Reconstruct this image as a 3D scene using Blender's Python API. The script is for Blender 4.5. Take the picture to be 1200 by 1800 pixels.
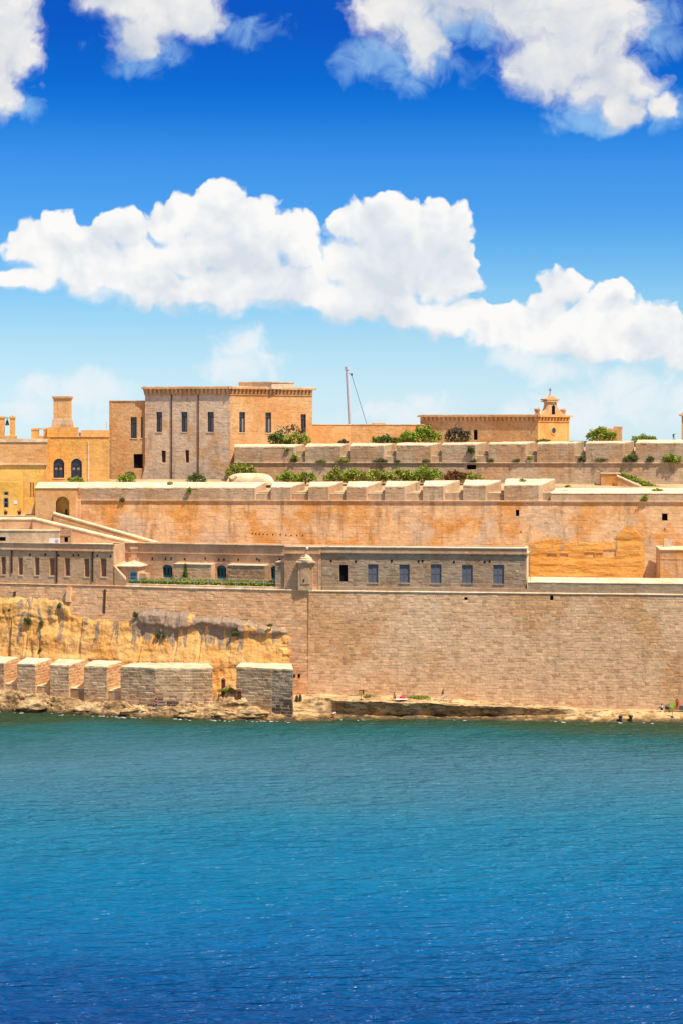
import bpy, math, random
import numpy as np
from mathutils import Vector, Matrix, noise as mnoise

random.seed(7)
scene = bpy.context.scene
for _o in list(bpy.data.objects):
    bpy.data.objects.remove(_o)
COL = scene.collection
R = math.radians

# ------------------------------------------------------------------ camera
FPX, HOR, CAMZ = 3400.0, 765.0, 44.4          # focal length in photo pixels, horizon row, eye height (m)
cam_d = bpy.data.cameras.new('camera')
cam = bpy.data.objects.new('camera', cam_d)
COL.objects.link(cam)
cam.location = (0, 0, CAMZ)
cam.rotation_euler = (R(90), 0, 0)
cam_d.sensor_fit = 'HORIZONTAL'
cam_d.sensor_width = 36.0
cam_d.lens = 36.0 * FPX / 1200.0
cam_d.shift_y = -(900 - HOR) / 1200.0
cam_d.clip_start = 1.0
cam_d.clip_end = 20000.0
scene.camera = cam

# ------------------------------------------------------------------ light
SUN_EL, SUN_AZ = R(63), R(-38)                # azimuth measured from +X towards +Y
sdir = Vector((math.cos(SUN_EL) * math.cos(SUN_AZ), math.cos(SUN_EL) * math.sin(SUN_AZ), math.sin(SUN_EL)))
sun_d = bpy.data.lights.new('sun', 'SUN')
sun_d.energy = 4.6
sun_d.angle = R(0.53)
sun_d.color = (1.0, 0.93, 0.82)
sun = bpy.data.objects.new('sun', sun_d)
COL.objects.link(sun)
sun.rotation_euler = sdir.to_track_quat('Z', 'Y').to_euler()
sun.location = (200, 250, 300)

vs = scene.view_settings
vs.view_transform = 'Standard'
vs.look = 'None'
vs.gamma = 1.0
vs.use_curve_mapping = False
vs.exposure = 0.55

scene.render.engine = 'CYCLES'
scene.cycles.use_denoising = True
scene.cycles.max_bounces = 6
scene.cycles.diffuse_bounces = 4
scene.cycles.glossy_bounces = 3
scene.cycles.transmission_bounces = 4
scene.cycles.transparent_max_bounces = 6
scene.cycles.sample_clamp_indirect = 6.0
scene.cycles.sample_clamp_direct = 2.6
scene.cycles.caustics_reflective = False
scene.cycles.caustics_refractive = False


# ------------------------------------------------------------------ node helpers
class NT:
    def __init__(self, tree):
        self.t = tree
        self.l = tree.links

    def n(self, typ, **kw):
        nd = self.t.nodes.new(typ)
        for k, v in kw.items():
            setattr(nd, k, v)
        return nd

    def put(self, sock, v):
        if hasattr(v, 'is_linked') or isinstance(v, bpy.types.NodeSocket):
            self.l.new(v, sock)
        elif v is not None:
            sock.default_value = v

    def m(self, op, a, b=None, c=None, clamp=False):
        nd = self.n('ShaderNodeMath', operation=op, use_clamp=clamp)
        for i, v in enumerate((a, b, c)):
            if v is not None:
                self.put(nd.inputs[i], v)
        return nd.outputs[0]

    def v(self, op, a, b=None):
        nd = self.n('ShaderNodeVectorMath', operation=op)
        self.put(nd.inputs[0], a)
        if b is not None:
            if op == 'SCALE':
                self.put(nd.inputs['Scale'], b)
            else:
                self.put(nd.inputs[1], b)
        return nd.outputs['Value'] if op in ('DOT_PRODUCT', 'LENGTH') else nd.outputs['Vector']

    def noise(self, vec, scale=1.0, detail=4.0, rough=0.55, dist=0.0, dim='3D'):
        nd = self.n('ShaderNodeTexNoise', noise_dimensions=dim)
        if vec is not None:
            self.put(nd.inputs['Vector'], vec)
        nd.inputs['Scale'].default_value = scale
        nd.inputs['Detail'].default_value = detail
        nd.inputs['Roughness'].default_value = rough
        nd.inputs['Distortion'].default_value = dist
        return nd.outputs['Fac']

    def smooth(self, x, a, b, lo=0.0, hi=1.0):
        nd = self.n('ShaderNodeMapRange', interpolation_type='SMOOTHSTEP')
        self.put(nd.inputs['Value'], x)
        nd.inputs['From Min'].default_value = a
        nd.inputs['From Max'].default_value = b
        nd.inputs['To Min'].default_value = lo
        nd.inputs['To Max'].default_value = hi
        return nd.outputs['Result']

    def mix(self, fac, a, b, blend='MIX'):
        nd = self.n('ShaderNodeMix', data_type='RGBA', blend_type=blend)
        nd.clamp_factor = True
        self.put(nd.inputs[0], fac)
        for s, v in ((nd.inputs[6], a), (nd.inputs[7], b)):
            if isinstance(v, (tuple, list)):
                s.default_value = (v[0], v[1], v[2], 1.0)
            else:
                self.put(s, v)
        return nd.outputs[2]

    def ramp(self, x, stops):
        nd = self.n('ShaderNodeValToRGB')
        cr = nd.color_ramp
        while len(cr.elements) < len(stops):
            cr.elements.new(0.5)
        for e, (p, c) in zip(cr.elements, stops):
            e.position = p
            e.color = (c[0], c[1], c[2], 1.0)
        self.put(nd.inputs[0], x)
        return nd.outputs[0]


# ------------------------------------------------------------------ sky with cumulus clouds
# ellipses in the tangent plane of the sky to the south (the direction the bay is seen in):
# centre and half-size, in thousandths of tan(angle); u to the right, v up
CLOUDS = [  # (px, py, rx, ry) written on the 1200x1800 grid and turned into tangents below
    (70, 430, 66, 56), (110, 400, 40, 40), (60, 485, 66, 34), (150, 460, 110, 74), (215, 405, 50, 42), (250, 480, 110, 78),
    (300, 400, 50, 52), (390, 350, 52, 44), (350, 390, 75, 62), (420, 420, 110, 92), (380, 510, 120, 54),
    (520, 420, 60, 58), (500, 500, 120, 60), (630, 400, 52, 56), (690, 390, 70, 50), (780, 400, 62, 56), (800, 450, 44, 56),
    (660, 470, 120, 90), (770, 490, 80, 70), (640, 530, 130, 40), (770, 558, 130, 40), (880, 575, 90, 44), (960, 590, 100, 52),
    (985, 510, 52, 42), (960, 545, 46, 52), (1075, 520, 46, 36), (1070, 570, 100, 62), (1140, 570, 70, 50), (1190, 600, 70, 46), (1230, 620, 80, 44),
    (1085, 610, 120, 34), (325, 450, 70, 50), (748, 440, 70, 50), (660, 430, 60, 40),
    # upper left, upper middle, upper right
    (-10, 20, 90, 80), (5, 80, 84, 70), (-5, 150, 66, 60),
    (260, 0, 130, 60), (310, 30, 100, 56), (250, 60, 70, 44),
    (690, 10, 90, 80), (740, 60, 50, 80), (870, -20, 200, 80), (970, 20, 170, 90), (1060, 30, 90, 80),
    (960, 120, 100, 76), (1070, 150, 90, 66), (1020, 90, 120, 70), (1085, 195, 50, 36), (1160, 185, 40, 34),
]
WISPS = [
    (930, 635, 70, 36), (960, 650, 90, 30),
    (425, 605, 60, 44), (420, 655, 90, 36), (440, 632, 80, 34), (130, 690, 120, 44), (720, 725, 120, 36), (1140, 705, 150, 56), (1000, 725, 150, 46),
    (60, 720, 90, 28), (960, 745, 120, 30), (230, 735, 110, 26), (800, 740, 100, 24),
    (250, 90, 90, 60), (730, 100, 130, 74), (800, 50, 120, 60), (1040, 205, 100, 40), (1160, 190, 70, 50), (420, 50, 90, 36), (1160, 40, 70, 80), (640, 110, 60, 50), (40, 190, 60, 36),
]


def build_world():
    w = bpy.data.worlds.new('World')
    scene.world = w
    w.use_nodes = True
    w.node_tree.nodes.clear()
    T = NT(w.node_tree)

    # node group: density field of the placed clouds
    def field_group(name, items, kpow):
        g = bpy.data.node_groups.new(name, 'ShaderNodeTree')
        g.interface.new_socket('P', in_out='INPUT', socket_type='NodeSocketVector')
        g.interface.new_socket('D', in_out='OUTPUT', socket_type='NodeSocketFloat')
        G = NT(g)
        gi = G.n('NodeGroupInput')
        go = G.n('NodeGroupOutput')
        acc = None
        for (px, py, rx, ry) in items:
            d = G.v('SUBTRACT', gi.outputs[0], (px - 600.0, HOR - py, 0.0))
            d = G.v('MULTIPLY', d, (1.0 / rx, 1.0 / ry, 0.0))
            e = G.m('SUBTRACT', 1.0, G.v('DOT_PRODUCT', d, d))
            acc = e if acc is None else G.m('SMOOTH_MAX', acc, e, kpow)
        G.l.new(acc, go.inputs[0])
        return g

    tc = T.n('ShaderNodeTexCoord')
    dirv = T.v('NORMALIZE', tc.outputs['Generated'])
    sep = T.n('ShaderNodeSeparateXYZ')
    T.l.new(dirv, sep.inputs[0])
    ysafe = T.m('MAXIMUM', sep.outputs['Y'], 0.05)
    u = T.m('MULTIPLY', T.m('DIVIDE', sep.outputs['X'], ysafe), FPX)
    v = T.m('MULTIPLY', T.m('DIVIDE', sep.outputs['Z'], ysafe), FPX)

    # clear sky: atmosphere model, graded as the photograph is
    sky = T.n('ShaderNodeTexSky', sky_type='NISHITA')
    sky.sun_disc = False
    sky.sun_elevation = SUN_EL
    sky.sun_rotation = R(90) - SUN_AZ
    sky.altitude = 50.0
    sky.air_density = 1.0
    sky.dust_density = 0.6
    sky.ozone_density = 1.6
    lum = T.v('SCALE', sky.outputs['Color'], 0.10)
    el = T.m('MULTIPLY', sep.outputs['Z'], 2.0, clamp=True)   # 2 * sin(elevation)
    clear = T.v('MULTIPLY', lum, T.ramp(el, SKY_TINT))

    def clouds(items, wisps, hard, tag):
        """one patch of sky: placed cumulus and thin cloud over the clear blue"""
        fg = field_group('cumulus_' + tag, items, 0.35)
        fw = field_group('wisps_' + tag, wisps, 0.3)
        cmb = T.n('ShaderNodeCombineXYZ')
        T.l.new(u, cmb.inputs[0])
        T.l.new(v, cmb.inputs[1])
        P = cmb.outputs[0]

        band_ = tag == 'band'

        def warp(p, off):
            nd = T.n('ShaderNodeTexNoise', noise_dimensions='2D')
            T.l.new(T.v('ADD', p, off), nd.inputs['Vector'])
            nd.inputs['Scale'].default_value = 0.014
            nd.inputs['Detail'].default_value = 3.0
            nd.inputs['Roughness'].default_value = 0.5
            d = T.v('SUBTRACT', nd.outputs['Color'], (0.5, 0.5, 0.5))
            return T.v('ADD', p, T.v('MULTIPLY', d, (64.0, 50.0, 0.0) if band_ else (90.0, 70.0, 0.0)))

        def dens(p):
            pw = warp(p, (0, 0, 0))
            g = T.n('ShaderNodeGroup')
            g.node_tree = fg
            T.l.new(pw, g.inputs[0])
            vo = T.n('ShaderNodeTexVoronoi', feature='F1', voronoi_dimensions='2D')
            T.l.new(pw, vo.inputs['Vector'])
            vo.inputs['Scale'].default_value = 0.026
            vo.inputs['Detail'].default_value = 1.0
            n2 = T.noise(pw, 0.05, 4.0, 0.6, dim='2D')
            d = T.m('ADD', T.m('MULTIPLY', g.outputs[0], 1.7), T.m('MULTIPLY', T.m('SUBTRACT', 0.42, vo.outputs['Distance']), 0.7 if band_ else 0.3))
            return T.m('ADD', d, T.m('MULTIPLY', T.m('SUBTRACT', n2, 0.5), 0.6 if band_ else 1.0)), g.outputs[0]

        d0, g0 = dens(P)
        d1, g1 = dens(T.v('ADD', P, (10.0, 26.0, 0.0)))
        under = T.m('SUBTRACT', g1, g0)              # positive along the lower edge
        soft = T.smooth(under, -0.1, 0.5, hard, hard * (3.4 if band_ else 1.5))
        alpha = T.smooth(T.m('DIVIDE', T.m('ADD', d0, 0.1 if band_ else 0.3), soft, clamp=True), 0.0, 1.0)
        shade = T.m('SUBTRACT', 0.56, T.m('MULTIPLY', T.m('SUBTRACT', d1, d0), 0.34))
        shade = T.m('ADD', shade, T.m('MULTIPLY', T.m('SUBTRACT', T.noise(P, 0.0085, 3.0, 0.5, 0.4, dim='2D'), 0.5), 2.6), clamp=True)
        gw = T.n('ShaderNodeGroup')
        gw.node_tree = fw
        T.l.new(warp(P, (300, 100, 0)), gw.inputs[0])
        wn = T.noise(P, 0.017, 5.0, 0.6, 0.5, dim='2D')
        wd = T.m('ADD', gw.outputs[0], T.m('MULTIPLY', T.m('SUBTRACT', wn, 0.44 if band_ else 0.52), 2.2))
        walpha = T.m('MULTIPLY', T.smooth(wd, 0.0, 1.4), 0.95 if tag == 'band' else 0.6)
        col = T.mix(walpha, clear, (0.56, 0.61, 0.64) if tag == 'band' else (0.26, 0.45, 0.62))
        col = T.mix(alpha, col, T.mix(shade, (0.47, 0.51, 0.56), (0.66, 0.655, 0.645)) if band_ else T.mix(shade, (0.40, 0.44, 0.50), (0.60, 0.59, 0.58)))
        bg = T.n('ShaderNodeBackground')
        T.l.new(col, bg.inputs['Color'])
        return bg.outputs[0]

    band = clouds([c for c in CLOUDS if c[1] > 260], [c for c in WISPS if c[1] > 260], 0.52, 'band')
    top = clouds([c for c in CLOUDS if c[1] <= 260], [c for c in WISPS if c[1] <= 260], 1.5, 'top')

    # unseen cloud over the rest of the sky, thickened to whiten the ambient light
    gv = T.v('MULTIPLY', dirv, (1.0, 1.0, 1.7))
    gn = T.noise(gv, 3.2, 4.0, 0.55)
    galpha = T.m('MULTIPLY', T.smooth(gn, 0.44, 0.56), T.smooth(sep.outputs['Z'], 0.0, 0.06))
    bgo = T.n('ShaderNodeBackground')
    T.l.new(T.mix(galpha, clear, (0.64, 0.64, 0.64)), bgo.inputs['Color'])
    outside = T.m('MAXIMUM', T.m('MAXIMUM', T.smooth(T.m('ABSOLUTE', u), 690.0, 900.0), T.smooth(v, 800.0, 950.0)),
                  T.m('LESS_THAN', sep.outputs['Y'], 0.12))
    m1 = T.n('ShaderNodeMixShader')
    T.put(m1.inputs[0], T.m('GREATER_THAN', v, HOR - 262.0))
    T.l.new(band, m1.inputs[1])
    T.l.new(top, m1.inputs[2])
    m2 = T.n('ShaderNodeMixShader')
    T.put(m2.inputs[0], outside)
    T.l.new(m1.outputs[0], m2.inputs[1])
    T.l.new(bgo.outputs[0], m2.inputs[2])
    out = T.n('ShaderNodeOutputWorld')
    T.l.new(m2.outputs[0], out.inputs[0])
    w.cycles.sampling_method = 'NONE'


SKY_TINT = [(0.0, (1.059, 1.381, 1.872)), (0.026, (0.833, 1.098, 1.556)), (0.062, (0.686, 0.931, 1.29)), (0.097, (0.572, 0.833, 1.135)),
            (0.132, (0.446, 0.756, 1.067)), (0.185, (0.263, 0.617, 1.001)), (0.225, (0.157, 0.509, 0.982)), (0.271, (0.119, 0.46, 0.959)),
            (0.3, (0.074, 0.41, 0.93)), (0.328, (0.029, 0.33, 0.87)), (0.356, (0.012, 0.27, 0.82)), (0.412, (0.012, 0.20, 0.74))]
build_world()


# ------------------------------------------------------------------ materials
def new_mat(name):
    m = bpy.data.materials.new(name)
    m.use_nodes = True
    m.node_tree.nodes.clear()
    T = NT(m.node_tree)
    out = T.n('ShaderNodeOutputMaterial')
    bs = T.n('ShaderNodeBsdfPrincipled')
    T.l.new(bs.outputs[0], out.inputs[0])
    bs.inputs['Roughness'].default_value = 0.9
    bs.inputs['Specular IOR Level'].default_value = 0.2
    return m, T, bs


def mat_stone(name, c1, c2, stain=(0.16, 0.11, 0.075), pscale=0.11, streak=0.35, var=0.22, bump=0.5, grain=2.2, hole=0.0, patch_lo=0.42, patch_hi=0.60, third=None):
    """weathered limestone: tone patches, rain streaks, a tone of its own for every block, pitted grain"""
    warm = lambda c: (min(c[0] * 1.07, .8), c[1] * .97, c[2] * .80)
    c1, c2, stain = warm(c1), warm(c2), warm(stain)
    third = warm(third) if third else None
    m, T, bs = new_mat(name)
    geo = T.n('ShaderNodeNewGeometry')
    oi = T.n('ShaderNodeObjectInfo')
    pos = geo.outputs['Position']
    rnd = T.m('FRACT', T.m('ADD', T.m('MULTIPLY', oi.outputs['Random'], 7.13), T.m('MULTIPLY', geo.outputs['Random Per Island'], 5.71)))
    rnd2 = T.m('FRACT', T.m('MULTIPLY', rnd, 13.7))
    patch = T.noise(pos, pscale, 5.0, 0.62, 0.4)
    pf = T.smooth(patch, patch_lo, patch_hi)
    pf = T.m('ADD', pf, T.m('MULTIPLY', T.m('SUBTRACT', rnd2, 0.5), 0.5 * min(1.0, var * 4)), clamp=True)
    col = T.mix(pf, c1, c2)
    if third:
        p3 = T.noise(T.v('ADD', pos, (31.0, 7.0, 13.0)), pscale * 0.8, 4.0, 0.6, 0.6)
        col = T.mix(T.smooth(p3, 0.52, 0.66), col, third)
    st = T.noise(T.v('MULTIPLY', pos, (0.75, 0.75, 0.085)), 1.0, 5.0, 0.65)
    sf = T.m('MULTIPLY', T.smooth(st, 0.50, 0.74), streak)
    col = T.mix(sf, col, stain)
    if var >= 0.12:
        odd = T.m('MULTIPLY', T.m('GREATER_THAN', rnd2, 0.9), 0.4)
        col = T.mix(odd, col, (c2[0] * .62, c2[1] * .55, c2[2] * .5))
        pale = T.m('MULTIPLY', T.m('LESS_THAN', rnd2, 0.08), 0.35)
        col = T.mix(pale, col, (min(.8, c1[0] * 1.15), c1[1] * 1.18, c1[2] * 1.2))
    mott = T.noise(pos, 0.9, 4.0, 0.7)
    val = T.m('ADD', T.m('MULTIPLY', T.m('SUBTRACT', rnd, 0.5), var * 2), 1.0)
    val = T.m('ADD', val, T.m('MULTIPLY', T.m('SUBTRACT', mott, 0.5), 0.75))
    fine = T.noise(pos, grain, 5.0, 0.75)
    val = T.m('ADD', val, T.m('MULTIPLY', T.m('SUBTRACT', fine, 0.5), 0.55))
    hs = T.v('SCALE', col, val)
    pit = T.smooth(T.noise(pos, 1.3, 3.0, 0.6), 0.66, 0.74)
    col2 = T.mix(T.m('MULTIPLY', pit, 0.55), hs, stain)
    T.l.new(col2, bs.inputs['Base Color'])
    bp = T.n('ShaderNodeBump')
    bp.inputs['Strength'].default_value = bump
    bp.inputs['Distance'].default_value = 0.12
    T.l.new(T.m('ADD', fine, T.m('MULTIPLY', mott, 1.2)), bp.inputs['Height'])
    T.l.new(bp.outputs[0], bs.inputs['Normal'])
    return m


def mat_plain(name, c, rough=0.6, metal=0.0, var=0.12, scale=2.0, spec=0.3):
    m, T, bs = new_mat(name)
    geo = T.n('ShaderNodeNewGeometry')
    f = T.noise(geo.outputs['Position'], scale, 4.0, 0.65)
    val = T.m('ADD', T.m('MULTIPLY', T.m('SUBTRACT', f, 0.5), var * 4), 1.0)
    rgb = T.n('ShaderNodeRGB')
    rgb.outputs[0].default_value = (c[0], c[1], c[2], 1)
    T.l.new(T.v('SCALE', rgb.outputs[0], val), bs.inputs['Base Color'])
    bs.inputs['Roughness'].default_value = rough
    bs.inputs['Metallic'].default_value = metal
    bs.inputs['Specular IOR Level'].default_value = spec
    return m


def mat_leaf(name, c1, c2):
    m, T, bs = new_mat(name)
    geo = T.n('ShaderNodeNewGeometry')
    f = T.noise(geo.outputs['Position'], 0.9, 2.0, 0.5)
    k = T.m('ADD', T.m('MULTIPLY', geo.outputs['Random Per Island'], 0.65), T.m('MULTIPLY', T.m('SUBTRACT', f, 0.3), 0.7), clamp=True)
    T.l.new(T.mix(k, c1, c2), bs.inputs['Base Color'])
    bs.inputs['Roughness'].default_value = 0.6
    tr = T.n('ShaderNodeBsdfTranslucent')
    T.l.new(T.mix(k, c1, c2), tr.inputs['Color'])
    mx = T.n('ShaderNodeMixShader')
    mx.inputs[0].default_value = 0.3
    T.l.new(bs.outputs[0], mx.inputs[1])
    T.l.new(tr.outputs[0], mx.inputs[2])
    out = [n for n in m.node_tree.nodes if n.type == 'OUTPUT_MATERIAL'][0]
    T.l.new(mx.outputs[0], out.inputs[0])
    return m


M = {}
M['sea'] = mat_stone('sea_wall_stone', (0.64, 0.43, 0.275), (0.56, 0.325, 0.165), stain=(0.30, 0.19, 0.12), pscale=0.075, streak=0.5, var=0.12, third=(0.66, 0.47, 0.32), patch_lo=0.46, patch_hi=0.62)
M['seal'] = mat_stone('bastion_flank_stone', (0.72, 0.45, 0.27), (0.66, 0.37, 0.19), stain=(0.30, 0.18, 0.10), pscale=0.06, streak=0.2, var=0.13)
M['mortar'] = mat_stone('lime_mortar', (0.62, 0.44, 0.30), (0.54, 0.36, 0.23), var=0.0, streak=0.2)
M['bat'] = mat_stone('battery_stone', (0.58, 0.43, 0.295), (0.42, 0.275, 0.165), stain=(0.12, 0.085, 0.06), pscale=0.3, streak=0.5, var=0.22)
M['cheek'] = mat_stone('warm_tinted_limestone', (0.60, 0.36, 0.19), (0.52, 0.29, 0.14), pscale=0.2, streak=0.15, var=0.18)
M['upper'] = mat_stone('golden_rampart_stone', (0.70, 0.455, 0.265), (0.62, 0.30, 0.09), stain=(0.27, 0.165, 0.10), pscale=0.13, streak=0.7, var=0.09, third=(0.58, 0.43, 0.31))
M['para'] = mat_stone('grey_parapet_stone', (0.50, 0.37, 0.26), (0.44, 0.29, 0.18), stain=(0.17, 0.13, 0.10), pscale=0.13, streak=0.5, var=0.1)
M['para2'] = mat_stone('weathered_grey_stone', (0.44, 0.345, 0.25), (0.42, 0.27, 0.165), stain=(0.14, 0.11, 0.085), pscale=0.13, streak=0.5, var=0.1)
M['cap'] = mat_stone('pale_coping', (0.70, 0.58, 0.44), (0.58, 0.44, 0.30), stain=(0.30, 0.23, 0.16), pscale=0.4, streak=0.4, var=0.1, bump=0.25)  # paler than the wall stones
M['barr'] = mat_stone('barracks_stone', (0.42, 0.315, 0.23), (0.39, 0.26, 0.165), stain=(0.17, 0.13, 0.095), pscale=0.14, streak=0.35, var=0.12)
M['case'] = mat_stone('casemate_stone', (0.58, 0.40, 0.265), (0.52, 0.32, 0.19), stain=(0.25, 0.17, 0.11), pscale=0.12, streak=0.3, var=0.09)
M['keep'] = mat_stone('keep_grey_render', (0.68, 0.53, 0.405), (0.64, 0.40, 0.21), stain=(0.34, 0.265, 0.20), pscale=0.22, streak=0.7, var=0.03, patch_lo=0.48, patch_hi=0.66, third=(0.56, 0.455, 0.37))
M['keepr'] = mat_stone('keep_golden_stone', (0.64, 0.405, 0.215), (0.60, 0.32, 0.135), stain=(0.30, 0.19, 0.11), pscale=0.1, streak=0.28, var=0.07)
M['gold'] = mat_stone('golden_stone', (0.68, 0.41, 0.15), (0.66, 0.36, 0.10), stain=(0.32, 0.18, 0.08), pscale=0.1, streak=0.3, var=0.06)
M['yellow'] = mat_stone('yellow_limewash', (0.75, 0.50, 0.15), (0.74, 0.44, 0.10), stain=(0.40, 0.22, 0.09), pscale=0.12, streak=0.22, var=0.03)
M['peach'] = mat_stone('peach_stone', (0.66, 0.41, 0.20), (0.64, 0.345, 0.14), stain=(0.30, 0.18, 0.10), pscale=0.1, streak=0.25, var=0.07)
M['church'] = mat_stone('church_stone', (0.58, 0.385, 0.225), (0.56, 0.325, 0.16), stain=(0.30, 0.19, 0.11), pscale=0.12, streak=0.3, var=0.07)
M['facade'] = mat_stone('church_sunlit_stone', (0.72, 0.42, 0.16), (0.66, 0.34, 0.11), stain=(0.38, 0.22, 0.10), pscale=0.3, streak=0.3, var=0.05)  # church stone brightened and yellowed: the front's sunlight put into its colour
M['conc'] = mat_stone('pale_render', (0.56, 0.46, 0.35), (0.50, 0.39, 0.28), pscale=0.2, streak=0.25, var=0.04)
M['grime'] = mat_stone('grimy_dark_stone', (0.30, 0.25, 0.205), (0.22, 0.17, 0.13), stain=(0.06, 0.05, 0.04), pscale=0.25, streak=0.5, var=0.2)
M['dark'] = mat_plain('dark_interior', (0.012, 0.010, 0.010), 0.9, var=0.05, spec=0.05)
M['glass'] = mat_plain('window_glass', (0.035, 0.04, 0.05), 0.08, var=0.1, spec=0.6)
M['frame'] = mat_plain('dark_wood', (0.035, 0.022, 0.018), 0.6)
M['pale'] = mat_plain('pale_blind', (0.26, 0.22, 0.19), 0.7)
M['shut'] = mat_plain('blue_grey_paint', (0.16, 0.16, 0.175), 0.6, var=0.08)
M['blue'] = mat_plain('turquoise_paint', (0.03, 0.17, 0.24), 0.5, var=0.1)
M['rust'] = mat_plain('rusty_iron', (0.10, 0.035, 0.02), 0.8, var=0.2)
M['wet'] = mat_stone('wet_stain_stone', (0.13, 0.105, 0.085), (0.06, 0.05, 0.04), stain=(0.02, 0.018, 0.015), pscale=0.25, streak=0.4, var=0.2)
M['bronze'] = mat_plain('dark_bronze', (0.05, 0.045, 0.04), 0.5, 0.6)
M['steel'] = mat_plain('galvanised_steel', (0.42, 0.43, 0.46), 0.45, 0.3, var=0.06)
M['mastp'] = mat_plain('pale_grey_paint', (0.55, 0.56, 0.60), 0.5, var=0.04)
M['whitep'] = mat_plain('white_paint', (0.75, 0.74, 0.71), 0.5, var=0.04)
M['skin'] = mat_plain('skin', (0.42, 0.20, 0.12), 0.6, var=0.03)
M['hair'] = mat_plain('dark_hair', (0.02, 0.014, 0.01), 0.7)
M['red'] = mat_plain('red_cloth', (0.55, 0.035, 0.02), 0.8)
M['black'] = mat_plain('black_cloth', (0.015, 0.015, 0.018), 0.8)
M['white'] = mat_plain('white_cloth', (0.72, 0.70, 0.70), 0.8)
M['navy'] = mat_plain('navy_cloth', (0.04, 0.035, 0.10), 0.8)
M['bluec'] = mat_plain('blue_cloth', (0.05, 0.18, 0.35), 0.8)
M['lime'] = mat_plain('lime_green_cloth', (0.22, 0.30, 0.03), 0.8)
M['grey'] = mat_plain('grey_cloth', (0.10, 0.09, 0.10), 0.8)
M['ochre'] = mat_plain('ochre_paint', (0.45, 0.27, 0.06), 0.6)
M['leaf1'] = mat_leaf('bright_green_leaf', (0.11, 0.19, 0.015), (0.42, 0.48, 0.05))
M['leaf2'] = mat_leaf('dark_green_leaf', (0.05, 0.09, 0.018), (0.20, 0.26, 0.05))
M['leaf3'] = mat_leaf('yellow_green_leaf', (0.16, 0.22, 0.02), (0.50, 0.48, 0.08))
M['leaf4'] = mat_leaf('olive_brown_leaf', (0.07, 0.06, 0.03), (0.22, 0.17, 0.08))
M['leaf5'] = mat_leaf('red_brown_leaf', (0.12, 0.05, 0.02), (0.30, 0.14, 0.05))
M['board'] = mat_plain('brown_boards', (0.26, 0.15, 0.085), 0.8, var=0.15)
M['wood'] = mat_plain('brown_stem', (0.09, 0.055, 0.03), 0.9, var=0.15)
M['earth'] = mat_stone('terrace_earth', (0.46, 0.36, 0.24), (0.36, 0.27, 0.16), pscale=0.2, streak=0.1, var=0.05)


def mat_cliff():
    m, T, bs = new_mat('soft_yellow_cliff')
    pos = T.n('ShaderNodeNewGeometry').outputs['Position']
    a = T.noise(pos, 0.16, 6.0, 0.6, 0.5)
    col = T.mix(T.smooth(a, 0.38, 0.62), (0.77, 0.445, 0.15), (0.73, 0.36, 0.09))
    lay = T.noise(T.v('MULTIPLY', pos, (0.06, 0.06, 0.9)), 1.0, 4.0, 0.6)
    col = T.mix(T.m('MULTIPLY', T.smooth(lay, 0.5, 0.7), 0.2), col, (0.52, 0.27, 0.09))
    at = T.n('ShaderNodeAttribute', attribute_name='stain')
    st = T.noise(T.v('MULTIPLY', pos, (1.1, 1.1, 0.10)), 1.0, 5.0, 0.62, 0.5)
    sf = T.smooth(T.m('ADD', st, T.m('MULTIPLY', T.m('SUBTRACT', at.outputs['Fac'], 0.5), 0.66)), 0.52, 0.62)
    grey = T.mix(T.noise(pos, 0.9, 4.0, 0.7), (0.20, 0.13, 0.085), (0.46, 0.32, 0.20))
    col = T.mix(sf, col, grey)
    fine = T.noise(pos, 1.6, 6.0, 0.75)
    col = T.v('SCALE', col, T.m('ADD', T.m('MULTIPLY', T.m('SUBTRACT', fine, 0.5), 0.7), 1.0))
    T.l.new(col, bs.inputs['Base Color'])
    bp = T.n('ShaderNodeBump')
    bp.inputs['Strength'].default_value = 0.7
    bp.inputs['Distance'].default_value = 0.25
    T.l.new(fine, bp.inputs['Height'])
    T.l.new(bp.outputs[0], bs.inputs['Normal'])
    return m


def mat_shore():
    m, T, bs = new_mat('shore_rock')
    geo = T.n('ShaderNodeNewGeometry')
    pos = geo.outputs['Position']
    sp = T.n('ShaderNodeSeparateXYZ')
    T.l.new(pos, sp.inputs[0])
    a = T.noise(pos, 0.3, 6.0, 0.65, 0.4)
    col = T.mix(T.smooth(a, 0.4, 0.62), (0.62, 0.42, 0.20), (0.42, 0.25, 0.10))
    # algae and wet rock up to the reach of the swash
    wl = T.m('ADD', sp.outputs['Z'], T.m('MULTIPLY', T.m('SUBTRACT', T.noise(pos, 0.5, 4.0, 0.6), 0.5), 1.6))
    col = T.mix(T.smooth(wl, 0.75, 0.25), col, (0.26, 0.14, 0.035))
    col = T.mix(T.smooth(wl, 0.42, 0.1), col, (0.06, 0.045, 0.02))
    crack = T.noise(T.v('MULTIPLY', pos, (0.5, 0.9, 1.6)), 1.0, 6.0, 0.75)
    col = T.mix(T.m('MULTIPLY', T.smooth(crack, 0.48, 0.58), 0.85), col, (0.13, 0.08, 0.04))
    fine = T.noise(pos, 2.0, 6.0, 0.75)
    col = T.v('SCALE', col, T.m('ADD', T.m('MULTIPLY', T.m('SUBTRACT', fine, 0.5), 0.8), 1.0))
    T.l.new(col, bs.inputs['Base Color'])
    bs.inputs['Roughness'].default_value = 0.8
    bp = T.n('ShaderNodeBump')
    bp.inputs['Strength'].default_value = 0.8
    bp.inputs['Distance'].default_value = 0.2
    T.l.new(T.m('ADD', fine, crack), bp.inputs['Height'])
    T.l.new(bp.outputs[0], bs.inputs['Normal'])
    return m


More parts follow.
